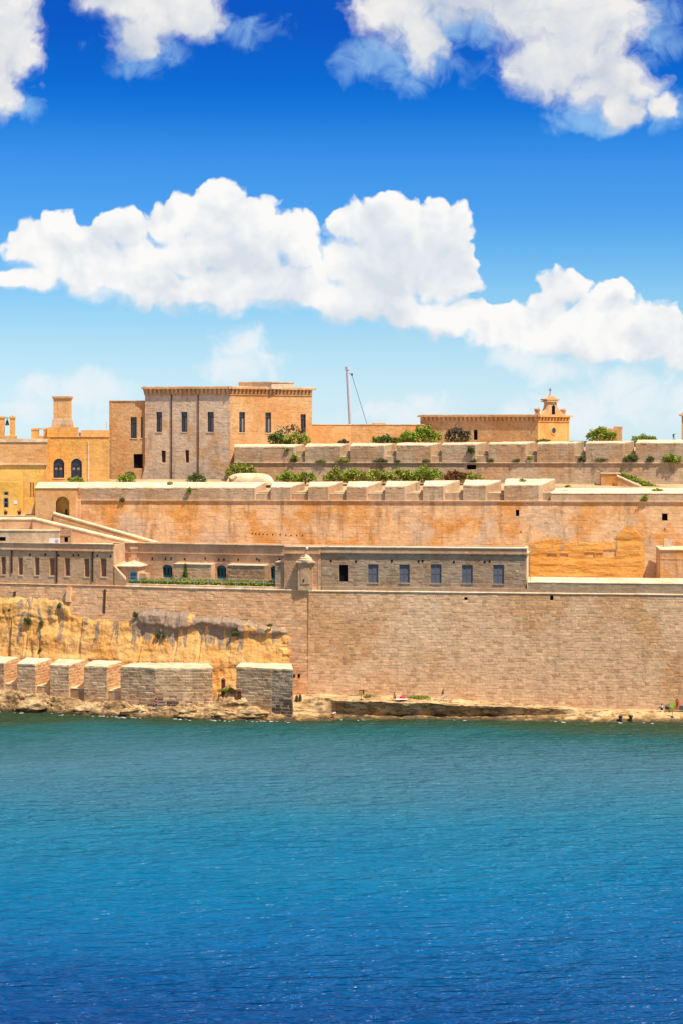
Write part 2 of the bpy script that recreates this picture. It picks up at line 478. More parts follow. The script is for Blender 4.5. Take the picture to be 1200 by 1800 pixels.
def mat_water():
    m, T, bs = new_mat('harbour_water')
    pos = T.n('ShaderNodeNewGeometry').outputs['Position']
    sp = T.n('ShaderNodeSeparateXYZ')
    T.l.new(pos, sp.inputs[0])
    wob = T.m('MULTIPLY', T.m('SUBTRACT', T.noise(T.v('MULTIPLY', pos, (0.012, 0.02, 0.0)), 1.0, 4.0, 0.6), 0.5), 60.0)
    yy = T.m('ADD', sp.outputs['Y'], wob)
    # body colour runs from deep channel to shallows; the pale band imitates reflected cloud
    k = T.m('DIVIDE', T.m('SUBTRACT', yy, 130.0), 170.0, clamp=True)
    col = T.ramp(k, [(0.0, (0.0, 0.038, 0.15)), (0.11, (0.0, 0.054, 0.18)), (0.24, (0.0, 0.088, 0.225)), (0.37, (0.0, 0.115, 0.235)), (0.53, (0.012, 0.135, 0.22)),
                     (0.75, (0.045, 0.135, 0.18)), (0.92, (0.014, 0.088, 0.09)), (1.0, (0.03, 0.055, 0.025))])
    p1 = T.v('MULTIPLY', pos, (0.36, 1.0, 1.0))
    w1 = T.noise(p1, 0.62, 3.0, 0.62, 0.4)
    w2 = T.noise(p1, 1.4, 2.0, 0.6, 0.2)
    w3 = T.noise(T.v('MULTIPLY', pos, (0.5, 1.0, 1.0)), 0.1, 2.0, 0.5)
    h = T.m('ADD', T.m('ADD', T.m('MULTIPLY', w1, 1.5), T.m('MULTIPLY', w2, 0.55)), T.m('MULTIPLY', w3, 1.6))
    bp = T.n('ShaderNodeBump')
    wind = T.noise(T.v('MULTIPLY', pos, (0.012, 0.03, 1.0)), 1.0, 3.0, 0.6, 0.5)
    T.l.new(T.smooth(wind, 0.36, 0.64, 0.78, 1.0), bp.inputs['Strength'])
    bp.inputs['Distance'].default_value = 1.6
    T.l.new(h, bp.inputs['Height'])
    dif = T.n('ShaderNodeBsdfDiffuse')
    T.l.new(col, dif.inputs['Color'])
    T.l.new(bp.outputs[0], dif.inputs['Normal'])
    gl = T.n('ShaderNodeBsdfGlossy')
    gl.inputs['Roughness'].default_value = 0.19
    T.l.new(bp.outputs[0], gl.inputs['Normal'])
    fr = T.n('ShaderNodeFresnel')
    fr.inputs['IOR'].default_value = 1.33
    T.l.new(bp.outputs[0], fr.inputs['Normal'])
    mx = T.n('ShaderNodeMixShader')
    T.l.new(T.m('MULTIPLY', fr.outputs[0], 0.24), mx.inputs[0])     # much of the surface glare is cut, as through a polariser
    T.l.new(dif.outputs[0], mx.inputs[1])
    T.l.new(gl.outputs[0], mx.inputs[2])
    out = [n for n in m.node_tree.nodes if n.type == 'OUTPUT_MATERIAL'][0]
    T.l.new(mx.outputs[0], out.inputs[0])
    m.node_tree.nodes.remove(bs)
    return m


M['cliff'] = mat_cliff()
M['shore'] = mat_shore()
M['water'] = mat_water()


# ------------------------------------------------------------------ geometry helpers
def X(px, Y):
    return (px - 600.0) / FPX * Y


def Z(py, Y):
    return CAMZ - (py - HOR) / FPX * Y


def W(px, py, Y):
    return Vector((X(px, Y), Y, Z(py, Y)))


def px_of(p):
    return 600 + FPX * p[0] / p[1]


BASE = {}


def link(o, parent=None):
    COL.objects.link(o)
    if parent is not None:
        o.parent = parent
        BASE[o.name] = BASE[parent.name]
    return o


def thing(name, label, cat, base=(0, 0, 0), group=None):
    o = bpy.data.objects.new(name, None)
    o.empty_display_size = 0.5
    o.location = base
    link(o)
    BASE[o.name] = Vector(base)
    o['label'] = label
    o['category'] = cat
    if group:
        o['group'] = group
    return o


def mesh(name, verts, faces, mat, parent=None, smooth=False, kind=None, label=None, base=None):
    """one mesh object; verts are world positions"""
    me = bpy.data.meshes.new(name)
    if parent is not None:
        b = BASE[parent.name]
    else:
        b = Vector(base) if base is not None else Vector((0, 0, 0))
    me.from_pydata([(v[0] - b[0], v[1] - b[1], v[2] - b[2]) for v in verts], [], faces)
    me.materials.append(M[mat] if isinstance(mat, str) else mat)
    if smooth:
        me.polygons.foreach_set('use_smooth', [True] * len(me.polygons))
    me.update()
    o = bpy.data.objects.new(name, me)
    link(o, parent)
    if parent is None:
        o.location = b
        BASE[o.name] = b
    if kind:
        o['kind'] = kind
    if label:
        o['label'] = label
    return o


class MB:
    """collects pieces of one mesh"""
    def __init__(self):
        self.v = []
        self.f = []

    def add(self, vs_, fs):
        k = len(self.v)
        self.v += [tuple(p) for p in vs_]
        self.f += [tuple(i + k for i in f) for f in fs]
        return self

    def hexa(self, p):
        """8 corners: 0-3 bottom ring, 4-7 top ring, counter-clockwise from above"""
        return self.add(p, [(3, 2, 1, 0), (4, 5, 6, 7), (0, 1, 5, 4), (1, 2, 6, 5), (2, 3, 7, 6), (3, 0, 4, 7)])

    def box(self, c, s, rz=0.0):
        cx, cy, cz = c
        hx, hy, hz = s[0] / 2, s[1] / 2, s[2] / 2
        ca, sa = math.cos(rz), math.sin(rz)
        p = []
        for dz in (-hz, hz):
            for dx, dy in ((-hx, -hy), (hx, -hy), (hx, hy), (-hx, hy)):
                p.append((cx + dx * ca - dy * sa, cy + dx * sa + dy * ca, cz + dz))
        return self.hexa(p)

    def prism(self, ring, z0, z1):
        """plan ring counter-clockwise; z1 a number or a list per corner"""
        n = len(ring)
        zt = z1 if isinstance(z1, (list, tuple)) else [z1] * n
        zb = z0 if isinstance(z0, (list, tuple)) else [z0] * n
        vs_ = [(p[0], p[1], zb[i]) for i, p in enumerate(ring)] + [(p[0], p[1], zt[i]) for i, p in enumerate(ring)]
        fs = [tuple(range(n - 1, -1, -1)), tuple(range(n, 2 * n))]
        fs += [(i, (i + 1) % n, n + (i + 1) % n, n + i) for i in range(n)]
        return self.add(vs_, fs)

    def tube(self, pts, rads, n=8, cap=True):
        k = len(self.v)
        pts = [Vector(p) for p in pts]
        rads = rads if isinstance(rads, (list, tuple)) else [rads] * len(pts)
        for i, p in enumerate(pts):
            d = (pts[min(i + 1, len(pts) - 1)] - pts[max(i - 1, 0)]).normalized()
            a = Vector((0, 0, 1)) if abs(d.z) < 0.9 else Vector((1, 0, 0))
            e1 = d.cross(a).normalized()
            e2 = d.cross(e1).normalized()
            for j in range(n):
                t = 2 * math.pi * j / n
                self.v.append(tuple(p + (e1 * math.cos(t) + e2 * math.sin(t)) * rads[i]))
        for i in range(len(pts) - 1):
            for j in range(n):
                a, b = k + i * n + j, k + i * n + (j + 1) % n
                self.f.append((a, a + n, b + n, b))
        if cap:
            self.f.append(tuple(k + j for j in range(n)))
            self.f.append(tuple(k + (len(pts) - 1) * n + j for j in range(n - 1, -1, -1)))
        return self

    def lathe(self, c, prof, n=16):
        """prof: (r, z) list from bottom to top"""
        k = len(self.v)
        for r, z in prof:
            for j in range(n):
                t = 2 * math.pi * j / n
                self.v.append((c[0] + r * math.cos(t), c[1] + r * math.sin(t), c[2] + z))
        for i in range(len(prof) - 1):
            for j in range(n):
                a, b = k + i * n + j, k + i * n + (j + 1) % n
                self.f.append((a, b, b + n, a + n))
        self.f.append(tuple(k + j for j in range(n - 1, -1, -1)))
        self.f.append(tuple(k + (len(prof) - 1) * n + j for j in range(n)))
        return self

    def out(self, name, mat, parent=None, **kw):
        return mesh(name, self.v, self.f, mat, parent, **kw)


def rag(ring, zt, step=.55, amp=.07, seed=0):
    """worn outline: breaks the edges of a plan ring into short uneven runs"""
    rr = random.Random(seed)
    R_, Z_ = [], []
    n = len(ring)
    for i in range(n):
        p, q = Vector(ring[i][:2]), Vector(ring[(i + 1) % n][:2])
        z0, z1 = zt[i], zt[(i + 1) % n]
        k = max(1, int((q - p).length / step))
        d = (q - p).normalized()
        nn = Vector((d.y, -d.x))
        for j in range(k):
            t = j / k
            a = rr.uniform(-amp, amp * .3)
            if rr.random() < .12:
                a -= amp * 1.6
            R_.append(tuple(p.lerp(q, t) + nn * a))
            Z_.append(z0 + (z1 - z0) * t + rr.uniform(-amp, amp * .5) * .7)
    return R_, Z_


class Wall:
    """a planar wall face seen from the camera's side: A and B are the lower left and right corners in plan"""
    def __init__(self, A, B, z0, z1, batter=0.0):
        self.A = Vector((A[0], A[1], z0))
        d = Vector((B[0] - A[0], B[1] - A[1], 0))
        self.w = d.length
        self.U = d / self.w
        self.n = Vector((self.U.y, -self.U.x, 0))
        v = Vector((0, 0, z1 - z0)) - self.n * batter
        self.h = v.length
        self.V = v / self.h
        self.N = self.U.cross(self.V)
        self.z0, self.z1, self.batter = z0, z1, batter

    def pt(self, u, v, d=0.0):
        return self.A + self.U * u + self.V * v + self.N * d

    def uv(self, px, py):
        o = Vector((0, 0, CAMZ))
        r = Vector(((px - 600.0) / FPX, 1.0, -(py - HOR) / FPX))
        t = (self.A - o).dot(self.N) / r.dot(self.N)
        p = o + r * t - self.A
        return p.dot(self.U), p.dot(self.V)

    def hole(self, x0, y0, x1, y1):
        """photo rectangle -> (u0, u1, v0, v1) on this wall"""
        a = self.uv((x0 + x1) / 2, y1)[1]
        b = self.uv((x0 + x1) / 2, y0)[1]
        u0 = self.uv(x0, (y0 + y1) / 2)[0]
        u1 = self.uv(x1, (y0 + y1) / 2)[0]
        return (max(u0, 0.05), min(u1, self.w - 0.05), max(a, 0.02), min(b, self.h - 0.02))

    def slab(self, mb, thick=0.6, holes=(), d=0.0):
        us = sorted({0.004, self.w - 0.004, *[h[0] for h in holes], *[h[1] for h in holes]})
        vs_ = sorted({0.0, self.h, *[h[2] for h in holes], *[h[3] for h in holes]})
        solid = {}
        for i in range(len(us) - 1):
            for j in range(len(vs_) - 1):
                cu, cv = (us[i] + us[i + 1]) / 2, (vs_[j] + vs_[j + 1]) / 2
                solid[i, j] = not any(h[0] < cu < h[1] and h[2] < cv < h[3] for h in holes)
        k = len(mb.v)
        nv = len(vs_)
        for dd in (d, d - thick):
            for uu in us:
                for vv in vs_:
                    mb.v.append(tuple(self.pt(uu, vv, dd)))
        off = len(us) * nv

        def f(i, j):
            return k + i * nv + j
        for (i, j), s in solid.items():
            if not s:
                continue
            a, b, c, e = f(i, j), f(i + 1, j), f(i + 1, j + 1), f(i, j + 1)
            mb.f.append((a, b, c, e))
            mb.f.append((e + off, c + off, b + off, a + off))
            if not solid.get((i, j - 1), False):
                mb.f.append((a, a + off, b + off, b))
            if not solid.get((i, j + 1), False):
                mb.f.append((e, c, c + off, e + off))
            if not solid.get((i - 1, j), False):
                mb.f.append((a, e, e + off, a + off))
            if not solid.get((i + 1, j), False):
                mb.f.append((b, b + off, c + off, c))
        return mb

    def rect(self, mb, h, d0, d1):
        """solid block over the rectangle h from depth d0 (inner) to d1 (outer)"""
        u0, u1, v0, v1 = h
        p = [self.pt(u0, v0, d1), self.pt(u1, v0, d1), self.pt(u1, v0, d0), self.pt(u0, v0, d0),
             self.pt(u0, v1, d1), self.pt(u1, v1, d1), self.pt(u1, v1, d0), self.pt(u0, v1, d0)]
        return mb.hexa(p)


UNIT = {}


def unit_stone(k, mat):
    key = (k, mat)
    if key in UNIT:
        return UNIT[key]
    rr = random.Random(k * 31 + 5)
    c = 0.06
    vs_ = [(-.5, 0, -.5), (.5, 0, -.5), (.5, 0, .5), (-.5, 0, .5)]
    vs_ += [(-.5, .55, -.5), (.5, .55, -.5), (.5, .55, .5), (-.5, .55, .5)]
    vs_ += [(sx * (.5 - c - rr.random() * .05), 1.0 - rr.random() * .25, sz * (.5 - 2 * c - rr.random() * .06)) for sx, sz in ((-1, -1), (1, -1), (1, 1), (-1, 1))]
    fs = [(0, 1, 5, 4), (1, 2, 6, 5), (2, 3, 7, 6), (3, 0, 4, 7), (4, 5, 9, 8), (5, 6, 10, 9), (6, 7, 11, 10), (7, 4, 8, 11), (8, 9, 10, 11)]
    me = bpy.data.meshes.new('stone')
    me.from_pydata(vs_, [], fs)
    me.materials.append(M[mat])
    UNIT[key] = me
    return me


def masonry(parent, wall, course, length, mat, nparts=0, holes=(), mask=None, proud=(0.02, 0.07), seed=1, u_rng=None, v_rng=None, gap=0.035, missing=0.0, mat2=None, name='stone'):
    rr = random.Random(seed)
    u_lo, u_hi = u_rng or (0.0, wall.w)
    v_lo, v_hi = v_rng or (0.0, wall.h)
    rows = max(1, round((v_hi - v_lo) / course))
    hs = [rr.uniform(0.86, 1.14) for _ in range(rows)]
    tot = sum(hs)
    v = v_lo
    stones = []
    for r in range(rows):
        h = hs[r] / tot * (v_hi - v_lo)
        u = u_lo - rr.random() * length
        while u < u_hi:
            L = length * rr.choice((0.6, 0.8, 0.95, 1.0, 1.1, 1.3, 1.5))
            a, b = max(u, u_lo), min(u + L, u_hi)
            u += L
            segs = [(a, b)]
            for ho in holes:
                if v + h * 0.8 > ho[2] and v + h * 0.2 < ho[3]:
                    ns = []
                    for (s, e) in segs:
                        if e <= ho[0] or s >= ho[1]:
                            ns.append((s, e))
                        else:
                            if s < ho[0]:
                                ns.append((s, ho[0]))
                            if e > ho[1]:
                                ns.append((ho[1], e))
                    segs = ns
            for (s, e) in segs:
                if e - s < 0.2:
                    continue
                if mask and not mask((s + e) / 2, v + h / 2):
                    continue
                if rr.random() < missing:
                    continue
                d = rr.uniform(*proud)
                if rr.random() < 0.06:
                    d *= 0.25
                stones.append((s, e, v, v + h, d))
        v += h
    seen = lambda q: -5 < px_of(wall.pt((q[0] + q[1]) / 2, q[2])) < 1205
    order = sorted([i for i in range(len(stones)) if seen(stones[i])], key=lambda i: -(stones[i][1] - stones[i][0]) * (stones[i][3] - stones[i][2]))
    chosen = set(order[:nparts])
    rest, rest_b = MB(), MB()
    b = BASE[parent.name]
    g = gap / 2
    for i, (s, e, v0, v1, d) in enumerate(stones):
        mm = mat2[1] if (mat2 and mat2[0]((s + e) / 2, (v0 + v1) / 2)) else mat
        if i in chosen:
            o = bpy.data.objects.new(name, unit_stone(rr.randrange(5), mm))
            dep = d + 0.06
            c = wall.pt((s + e) / 2, (v0 + v1) / 2, -0.06)
            m = Matrix((wall.U * (e - s - gap), wall.N * dep, wall.V * (v1 - v0 - gap))).transposed().to_4x4()
            m.translation = c - b
            COL.objects.link(o)
            o.parent = parent
            BASE[o.name] = b
            o.matrix_local = m
        else:
            j = lambda: rr.uniform(-0.012, 0.012)
            k = 0.035
            p = [wall.pt(s + g, v0 + g, -0.05), wall.pt(e - g, v0 + g, -0.05), wall.pt(e - g, v1 - g, -0.05), wall.pt(s + g, v1 - g, -0.05)]
            p += [wall.pt(s + g, v0 + g, d * .5), wall.pt(e - g, v0 + g, d * .5), wall.pt(e - g, v1 - g, d * .5), wall.pt(s + g, v1 - g, d * .5)]
            p += [wall.pt(s + g + k, v0 + g + k, d + j()), wall.pt(e - g - k, v0 + g + k, d + j()), wall.pt(e - g - k, v1 - g - k, d + j()), wall.pt(s + g + k, v1 - g - k, d + j())]
            (rest_b if mm != mat else rest).add(p, [(0, 1, 5, 4), (1, 2, 6, 5), (2, 3, 7, 6), (3, 0, 4, 7), (4, 5, 9, 8), (5, 6, 10, 9), (6, 7, 11, 10), (7, 4, 8, 11), (8, 9, 10, 11)])
    if rest.v:
        rest.out('stone_facing', mat, parent, kind='stuff')
    if rest_b.v:
        rest_b.out('stained_stone_facing', mat2[1], parent, kind='stuff')
    return len(stones)


def roll(parent, wall, v, r, mat, name='cordon', u0=0.0, u1=None, d=0.0, segs=None):
    """half-round string course along a wall"""
    u1 = wall.w if u1 is None else u1
    mb = MB()
    n = 7
    segs = segs or max(2, int((u1 - u0) / 4))
    k = 0
    for i in range(segs + 1):
        u = u0 + (u1 - u0) * i / segs
        jz = random.uniform(-0.03, 0.03)
        for j in range(n):
            t = -math.pi / 2 + math.pi * j / (n - 1)
            p = wall.pt(u, v, d) + wall.n * (r * math.cos(t) + 0.01) + Vector((0, 0, r * math.sin(t) + jz))
            mb.v.append(tuple(p))
        mb.v.append(tuple(wall.pt(u, v, d - 0.5) + Vector((0, 0, r))))
        mb.v.append(tuple(wall.pt(u, v, d - 0.5) + Vector((0, 0, -r))))
    m = n + 2
    for i in range(segs):
        for j in range(m):
            a, b = i * m + j, i * m + (j + 1) % m
            mb.f.append((a, a + m, b + m, b))
    mb.f.append(tuple(range(m)))
    mb.f.append(tuple(segs * m + j for j in range(m - 1, -1, -1)))
    return mb.out(name, mat, parent)


def band(parent, wall, v0, v1, d, mat, name='ledge', u0=0.0, u1=None, inner=-0.3):
    mb = MB()
    wall.rect(mb, (u0, wall.w if u1 is None else u1, v0, v1), inner, d)
    return mb.out(name, mat, parent)


# windows ------------------------------------------------------------
def back_panel(parent, wall, h, depth, mat='dark', name='opening'):
    mb = MB()
    wall.rect(mb, (h[0] - 0.02, h[1] + 0.02, h[2] - 0.02, h[3] + 0.02), -depth - 0.08, -depth)
    return mb.out(name, mat, parent)


def win_casement(parent, wall, h, depth=0.32, transom=0.68, pale=True, mullion=True, mat='frame'):
    w = back_panel(parent, wall, h, depth, 'glass', 'window')
    u0, u1, v0, v1 = h
    fr = MB()
    t = 0.13
    d0, d1 = -depth + 0.005, -depth + 0.09
    wall.rect(fr, (u0, u0 + t, v0, v1), d0, d1)
    wall.rect(fr, (u1 - t, u1, v0, v1), d0, d1)
    wall.rect(fr, (u0 + t, u1 - t, v0, v0 + t), d0, d1)
    wall.rect(fr, (u0 + t, u1 - t, v1 - t, v1), d0, d1)
    vt = v0 + (v1 - v0) * transom
    wall.rect(fr, (u0 + t, u1 - t, vt, vt + 0.14), d0, d1 + 0.01)
    if mullion:
        um = (u0 + u1) / 2
        wall.rect(fr, (um - 0.05, um + 0.05, v0 + t, vt), d0, d1 - 0.01)
    fr.out('frame', mat, w)
    if pale:
        mb = MB()
        wall.rect(mb, (u0 + (u1 - u0) * .56, u1 - t, v0 + t, vt), d0 - 0.02, d0 + 0.02)
        mb.out('blind', 'pale', w)
    sl = MB()
    wall.rect(sl, (u0 - 0.12, u1 + 0.12, v0 - 0.16, v0), -0.2, 0.1)
    sl.out('sill', 'cap', w)
    return w


def win_shutter(parent, wall, h, depth=0.14):
    w = back_panel(parent, wall, h, 0.3, 'dark', 'window')
    u0, u1, v0, v1 = h
    um = (u0 + u1) / 2
    for a, b in ((u0 + 0.03, um - 0.012), (um + 0.012, u1 - 0.03)):
        mb = MB()
        wall.rect(mb, (a, a + 0.09, v0, v1), -depth - 0.06, -depth)
        wall.rect(mb, (b - 0.09, b, v0, v1), -depth - 0.06, -depth)
        for vv in (v0, (v0 + v1) / 2 - 0.06, v1 - 0.12):
            wall.rect(mb, (a + 0.09, b - 0.09, vv, vv + 0.12), -depth - 0.06, -depth)
        n = 22
        for i in range(n):
            s = v0 + 0.12 + (v1 - v0 - 0.24) * i / n
            e = s + (v1 - v0 - 0.24) / n * 0.8
            p = [wall.pt(a + .09, s, -depth - .02), wall.pt(b - .09, s, -depth - .02), wall.pt(b - .09, e, -depth - .06), wall.pt(a + .09, e, -depth - .06)]
            mb.add(p, [(0, 1, 2, 3)])
        mb.out('shutter', 'shut', w)
    sl = MB()
    wall.rect(sl, (u0 - 0.1, u1 + 0.1, v0 - 0.15, v0 - 0.005), -0.2, 0.1)
    sl.out('sill', 'barr', w)
    return w


def spandrel(parent, wall, h, mat, rise=None, d=-0.004, thick=0.5, name='arch'):
    """fills the upper corners of a rectangular hole so that it reads as an arch"""
    u0, u1, v0, v1 = h
    r = (u1 - u0) / 2
    rise = r if rise is None else rise
    um = (u0 + u1) / 2
    mb = MB()
    n = 14
    for side in (0, 1):
        for i in range(n // 2):
            k0, k1 = (i, i + 1)
            t0, t1 = math.pi / 2 * k0 / (n // 2), math.pi / 2 * k1 / (n // 2)
            s = -1 if side == 0 else 1
            a0 = (um + s * r * math.cos(t0), v1 - rise + rise * math.sin(t0))
            a1 = (um + s * r * math.cos(t1), v1 - rise + rise * math.sin(t1))
            b0, b1 = (a0[0], v1), (a1[0], v1)
            q = [a0, a1, b1, b0] if s < 0 else [a1, a0, b0, b1]
            vs_ = [wall.pt(x, y, d) for x, y in q] + [wall.pt(x, y, d - thick) for x, y in q]
            mb.add(vs_, [(0, 1, 2, 3), (0, 4, 5, 1), (1, 5, 6, 2), (2, 6, 7, 3), (3, 7, 4, 0)])
    return mb.out(name, mat, parent)


def cornice(parent, wall, mat, over=0.45, drop=1.0, every=0.75, u0=0.0, u1=None, name='cornice', dent=True):
    """crowning cornice with a row of brackets under it"""
    u1 = wall.w if u1 is None else u1
    c = band(parent, wall, wall.h - 0.28, wall.h + 0.06, over, mat, name, u0 - over, u1 + over)
    band(c, wall, wall.h - drop - 0.14, wall.h - drop, 0.14, mat, 'moulding', u0 - 0.1, u1 + 0.1)
    if dent:
        mb = MB()
        n = max(2, int((u1 - u0) / every))
        for i in range(n):
            u = u0 + (i + 0.5) * (u1 - u0) / n
            q = every * 0.26
            p = []
            for vv, dd in ((wall.h - drop, 0.16), (wall.h - 0.285, over - 0.08)):
                p += [wall.pt(u - q, vv, dd), wall.pt(u + q, vv, dd), wall.pt(u + q, vv, -0.05), wall.pt(u - q, vv, -0.05)]
            mb.hexa(p)
        mb.out('bracket', mat, c, kind='stuff')
    return c


def house(name, label, cat, ring, z0, z1, mats, holes=None, group=None, thick=0.5, roof=True, batter=0.0):
    """walls over a plan ring (counter-clockwise, first side faces the camera); returns thing and its Wall planes"""
    cx = sum(p[0] for p in ring) / len(ring)
    cy = sum(p[1] for p in ring) / len(ring)
    t = thing(name, label, cat, (cx, cy, z0), group)
    walls = []
    n = len(ring)
    for i in range(n):
        w = Wall(ring[i], ring[(i + 1) % n], z0, z1)
        walls.append(w)
    for i, w in enumerate(walls):
        hs = (holes or {}).get(i, [])
        hs = [w.hole(*h) for h in hs]
        mb = MB()
        # butt the slabs: shorten every second wall by the thickness
        w.slab(mb, thick, hs)
        w.parts = hs
        w.obj = mb.out('wall', mats[i] if i < len(mats) else mats[-1], t)
    if roof:
        mb = MB()
        ins = [(p[0] + (cx - p[0]) * 0.01, p[1] + (cy - p[1]) * 0.01) for p in ring]
        mb.prism(ins, z1 - 0.45, z1 - 0.15)
        mb.out('roof', 'cap', t)
    return t, walls


# ------------------------------------------------------------------ plan lines of the fortress
def on(A, B, px, back=0.0):
    """plan point where the sight line of photo column px meets the line A-B set back by `back`"""
    d = Vector((B[0] - A[0], B[1] - A[1], 0)).normalized()
    n = Vector((d.y, -d.x, 0))
    a = Vector((A[0], A[1], 0)) - n * back
    k = (px - 600.0) / FPX
    # a.x + t d.x = k (a.y + t d.y)
    t = (k * a.y - a.x) / (d.x - k * d.y)
    p = a + d * t
    return (p.x, p.y)


def pl(px, Y):
    return (X(px, Y), Y)


def inward(A, B, dist, p):
    d = Vector((B[0] - A[0], B[1] - A[1], 0)).normalized()
    return (p[0] - d.y * dist, p[1] + d.x * dist)


C0 = pl(540, 310)
LA = pl(0, 325)
RB = pl(1200, 302)
LL = (LA, C0)            # left flank of the sea front
LR = (C0, RB)            # right face of the sea front
L2 = (pl(130, 334), pl(1520, 323.8))
L3 = (pl(412, 347), pl(1520, 340.7))
Z1, Z2, Z3 = 19.4, 33.1, 39.4


def fbm(x, y, z, o=4):
    return mnoise.fractal(Vector((x, y, z)), 1.0, 2.0, o)


# ------------------------------------------------------------------ ground, water
def structure(o):
    o['kind'] = 'structure'
    return o


mb = MB()
mb.add([(-9000, -3000, 0), (9000, -3000, 0), (9000, 15000, 0), (-9000, 15000, 0)], [(0, 1, 2, 3)])
structure(mb.out('water', 'water'))

# terraces behind each rampart
mb = MB()
q0 = inward(*LL, 2.6, on(*LL, -200)); q1 = inward(*LL, 2.6, C0); q2 = inward(*LR, 2.6, on(*LR, 1520))
mb.prism([q0, q1, q2, pl(1520, 345), pl(-200, 345)], -1.0, 19.55)
structure(mb.out('lower_terrace', 'earth'))
mb = MB()
mb.prism([pl(70, 337), inward(*L2, 2.2, L2[0]), inward(*L2, 2.2, L2[1]), pl(1520, 348), pl(70, 352)], 19.0, [34.6, 34.6, 34.6, 36.4, 36.4])
structure(mb.out('garden_terrace', 'earth'))
mb = MB()
mb.prism([inward(*L3, 1.4, L3[0]), inward(*L3, 1.4, L3[1]), pl(1620, 460), pl(-250, 460), pl(-250, 366), pl(190, 369), pl(412, 369)], 19.0, 41.6)
structure(mb.out('upper_terrace', 'earth'))

# shore rock: profile lofted along the water's edge
COLS = [(-160, 324, 3.4, 317, 3.0, 315.5, 1.2, 313.5, .5), (0, 319, 3.0, 313, 2.7, 311.8, 1.2, 310.5, .5), (60, 317, 2.7, 311.5, 2.5, 310.5, 1.2, 309, .55),
        (120, 316, 2.2, 310, 1.9, 309, .9, 307.4, .5), (250, 313, 1.6, 306.5, 1.5, 305.5, .8, 304, .5), (370, 312, 2.0, 304, 1.7, 303, .8, 301.5, .5),
        (405, 312, 4.2, 303.7, 2.7, 302.9, 1.1, 300.9, .45), (430, 312, 4.0, 303.5, 2.6, 302.8, 1.1, 300.8, .45), (478, 311, 2.2, 303, 1.2, 302, .5, 300.2, .4), (520, 312, 2.8, 306.8, 2.4, 305.7, 1.3, 299.8, .12),
        (570, 312, 3.1, 305.5, 2.8, 304.5, 1.1, 300.0, .12), (600, 312, 3.1, 303.3, 2.7, 304.2, .6, 301.4, .2), (700, 311, 3.0, 302.7, 2.5, 303.7, .4, 301.9, .18),
        (850, 310, 2.6, 302.4, 2.0, 303.3, .4, 301.0, .16), (950, 309, 2.2, 302.6, 1.7, 303.0, .6, 299.9, .14), (1040, 308, 1.8, 302.3, 1.3, 301.6, .95, 299.2, .1),
        (1200, 306, 1.9, 300.9, 1.3, 300.3, .9, 298.8, .08), (1400, 305, 1.9, 299.5, 1.3, 299, .9, 297.5, .08), (1640, 303, 1.9, 297, 1.3, 296.5, .9, 295, .08)]


def shore_row(px):
    for a, b in zip(COLS, COLS[1:]):
        if a[0] <= px <= b[0]:
            t = (px - a[0]) / (b[0] - a[0])
            t = t * t * (3 - 2 * t)
            return [p + (q - p) * t for p, q in zip(a, b)]
    return list(COLS[0] if px < COLS[0][0] else COLS[-1])


def shore_z(px, Y):
    """height of the rock under photo column px at depth Y (without the fine relief)"""
    c = shore_row(px)
    pts = [(c[7], 0.0), (c[5], c[6]), (c[3], c[4]), (c[1], c[2])]
    for (y0, z0), (y1, z1) in zip(pts, pts[1:]):
        if Y <= y1:
            return z0 + (z1 - z0) * max(0.0, (Y - y0) / max(y1 - y0, 1e-3))
    return pts[-1][1]


def build_shore():
    vs_, fs = [], []
    cols = np.linspace(-160, 1640, 830)
    prof_t = [0.0, .2, .4, .55, .68, .8, .9, 1.0]
    for px in cols:
        c = shore_row(px)
        key = [(c[1], c[2]), (c[3] + .25 * (c[1] - c[3]), c[4] + .2 * (c[2] - c[4])), (c[3], c[4]), (c[5], c[6]), ((c[5] + c[7]) / 2, c[6] * .55), (c[7], 0.0), (c[7] - 1.5, -.9), (c[7] - 9, -4.0)]
        amp = c[8]
        pts = []
        for (y0, z0), (y1, z1), n in zip(key, key[1:], (4, 5, 6, 6, 6, 4, 3)):
            for k in range(n):
                pts.append((y0 + (y1 - y0) * k / n, z0 + (z1 - z0) * k / n))
        pts.append(key[-1])
        for (yy, zz) in pts:
            x = X(px, yy)
            d = fbm(x * .16, yy * .35, 0.3, 5) * 1.0
            # tilted strata on the left, smooth wave-cut shelf on the right
            st = abs(((x * .28 + yy * .5 + zz * .9 + fbm(x * .2, yy * .2, 4.0, 3) * 1.4) % 1.0) - .5) * 2
            e = amp * (d * 1.1 + (st - .5) * (1.5 if px < 500 else .8))
            if zz < 0.05:
                e *= .6
            vs_.append((x + fbm(x * .3, yy * .3, 9.0, 3) * amp * .8, yy - fbm(x * .25, zz * .9, 5.0, 4) * amp * 1.6, zz + e))
    m = len(pts)
    n = len(cols)
    for i in range(n - 1):
        for j in range(m - 1):
            a = i * m + j
            fs.append((a, a + 1, a + m + 1, a + m))
    return mesh('rock_shore', vs_, fs, 'shore', smooth=False)


structure(build_shore())

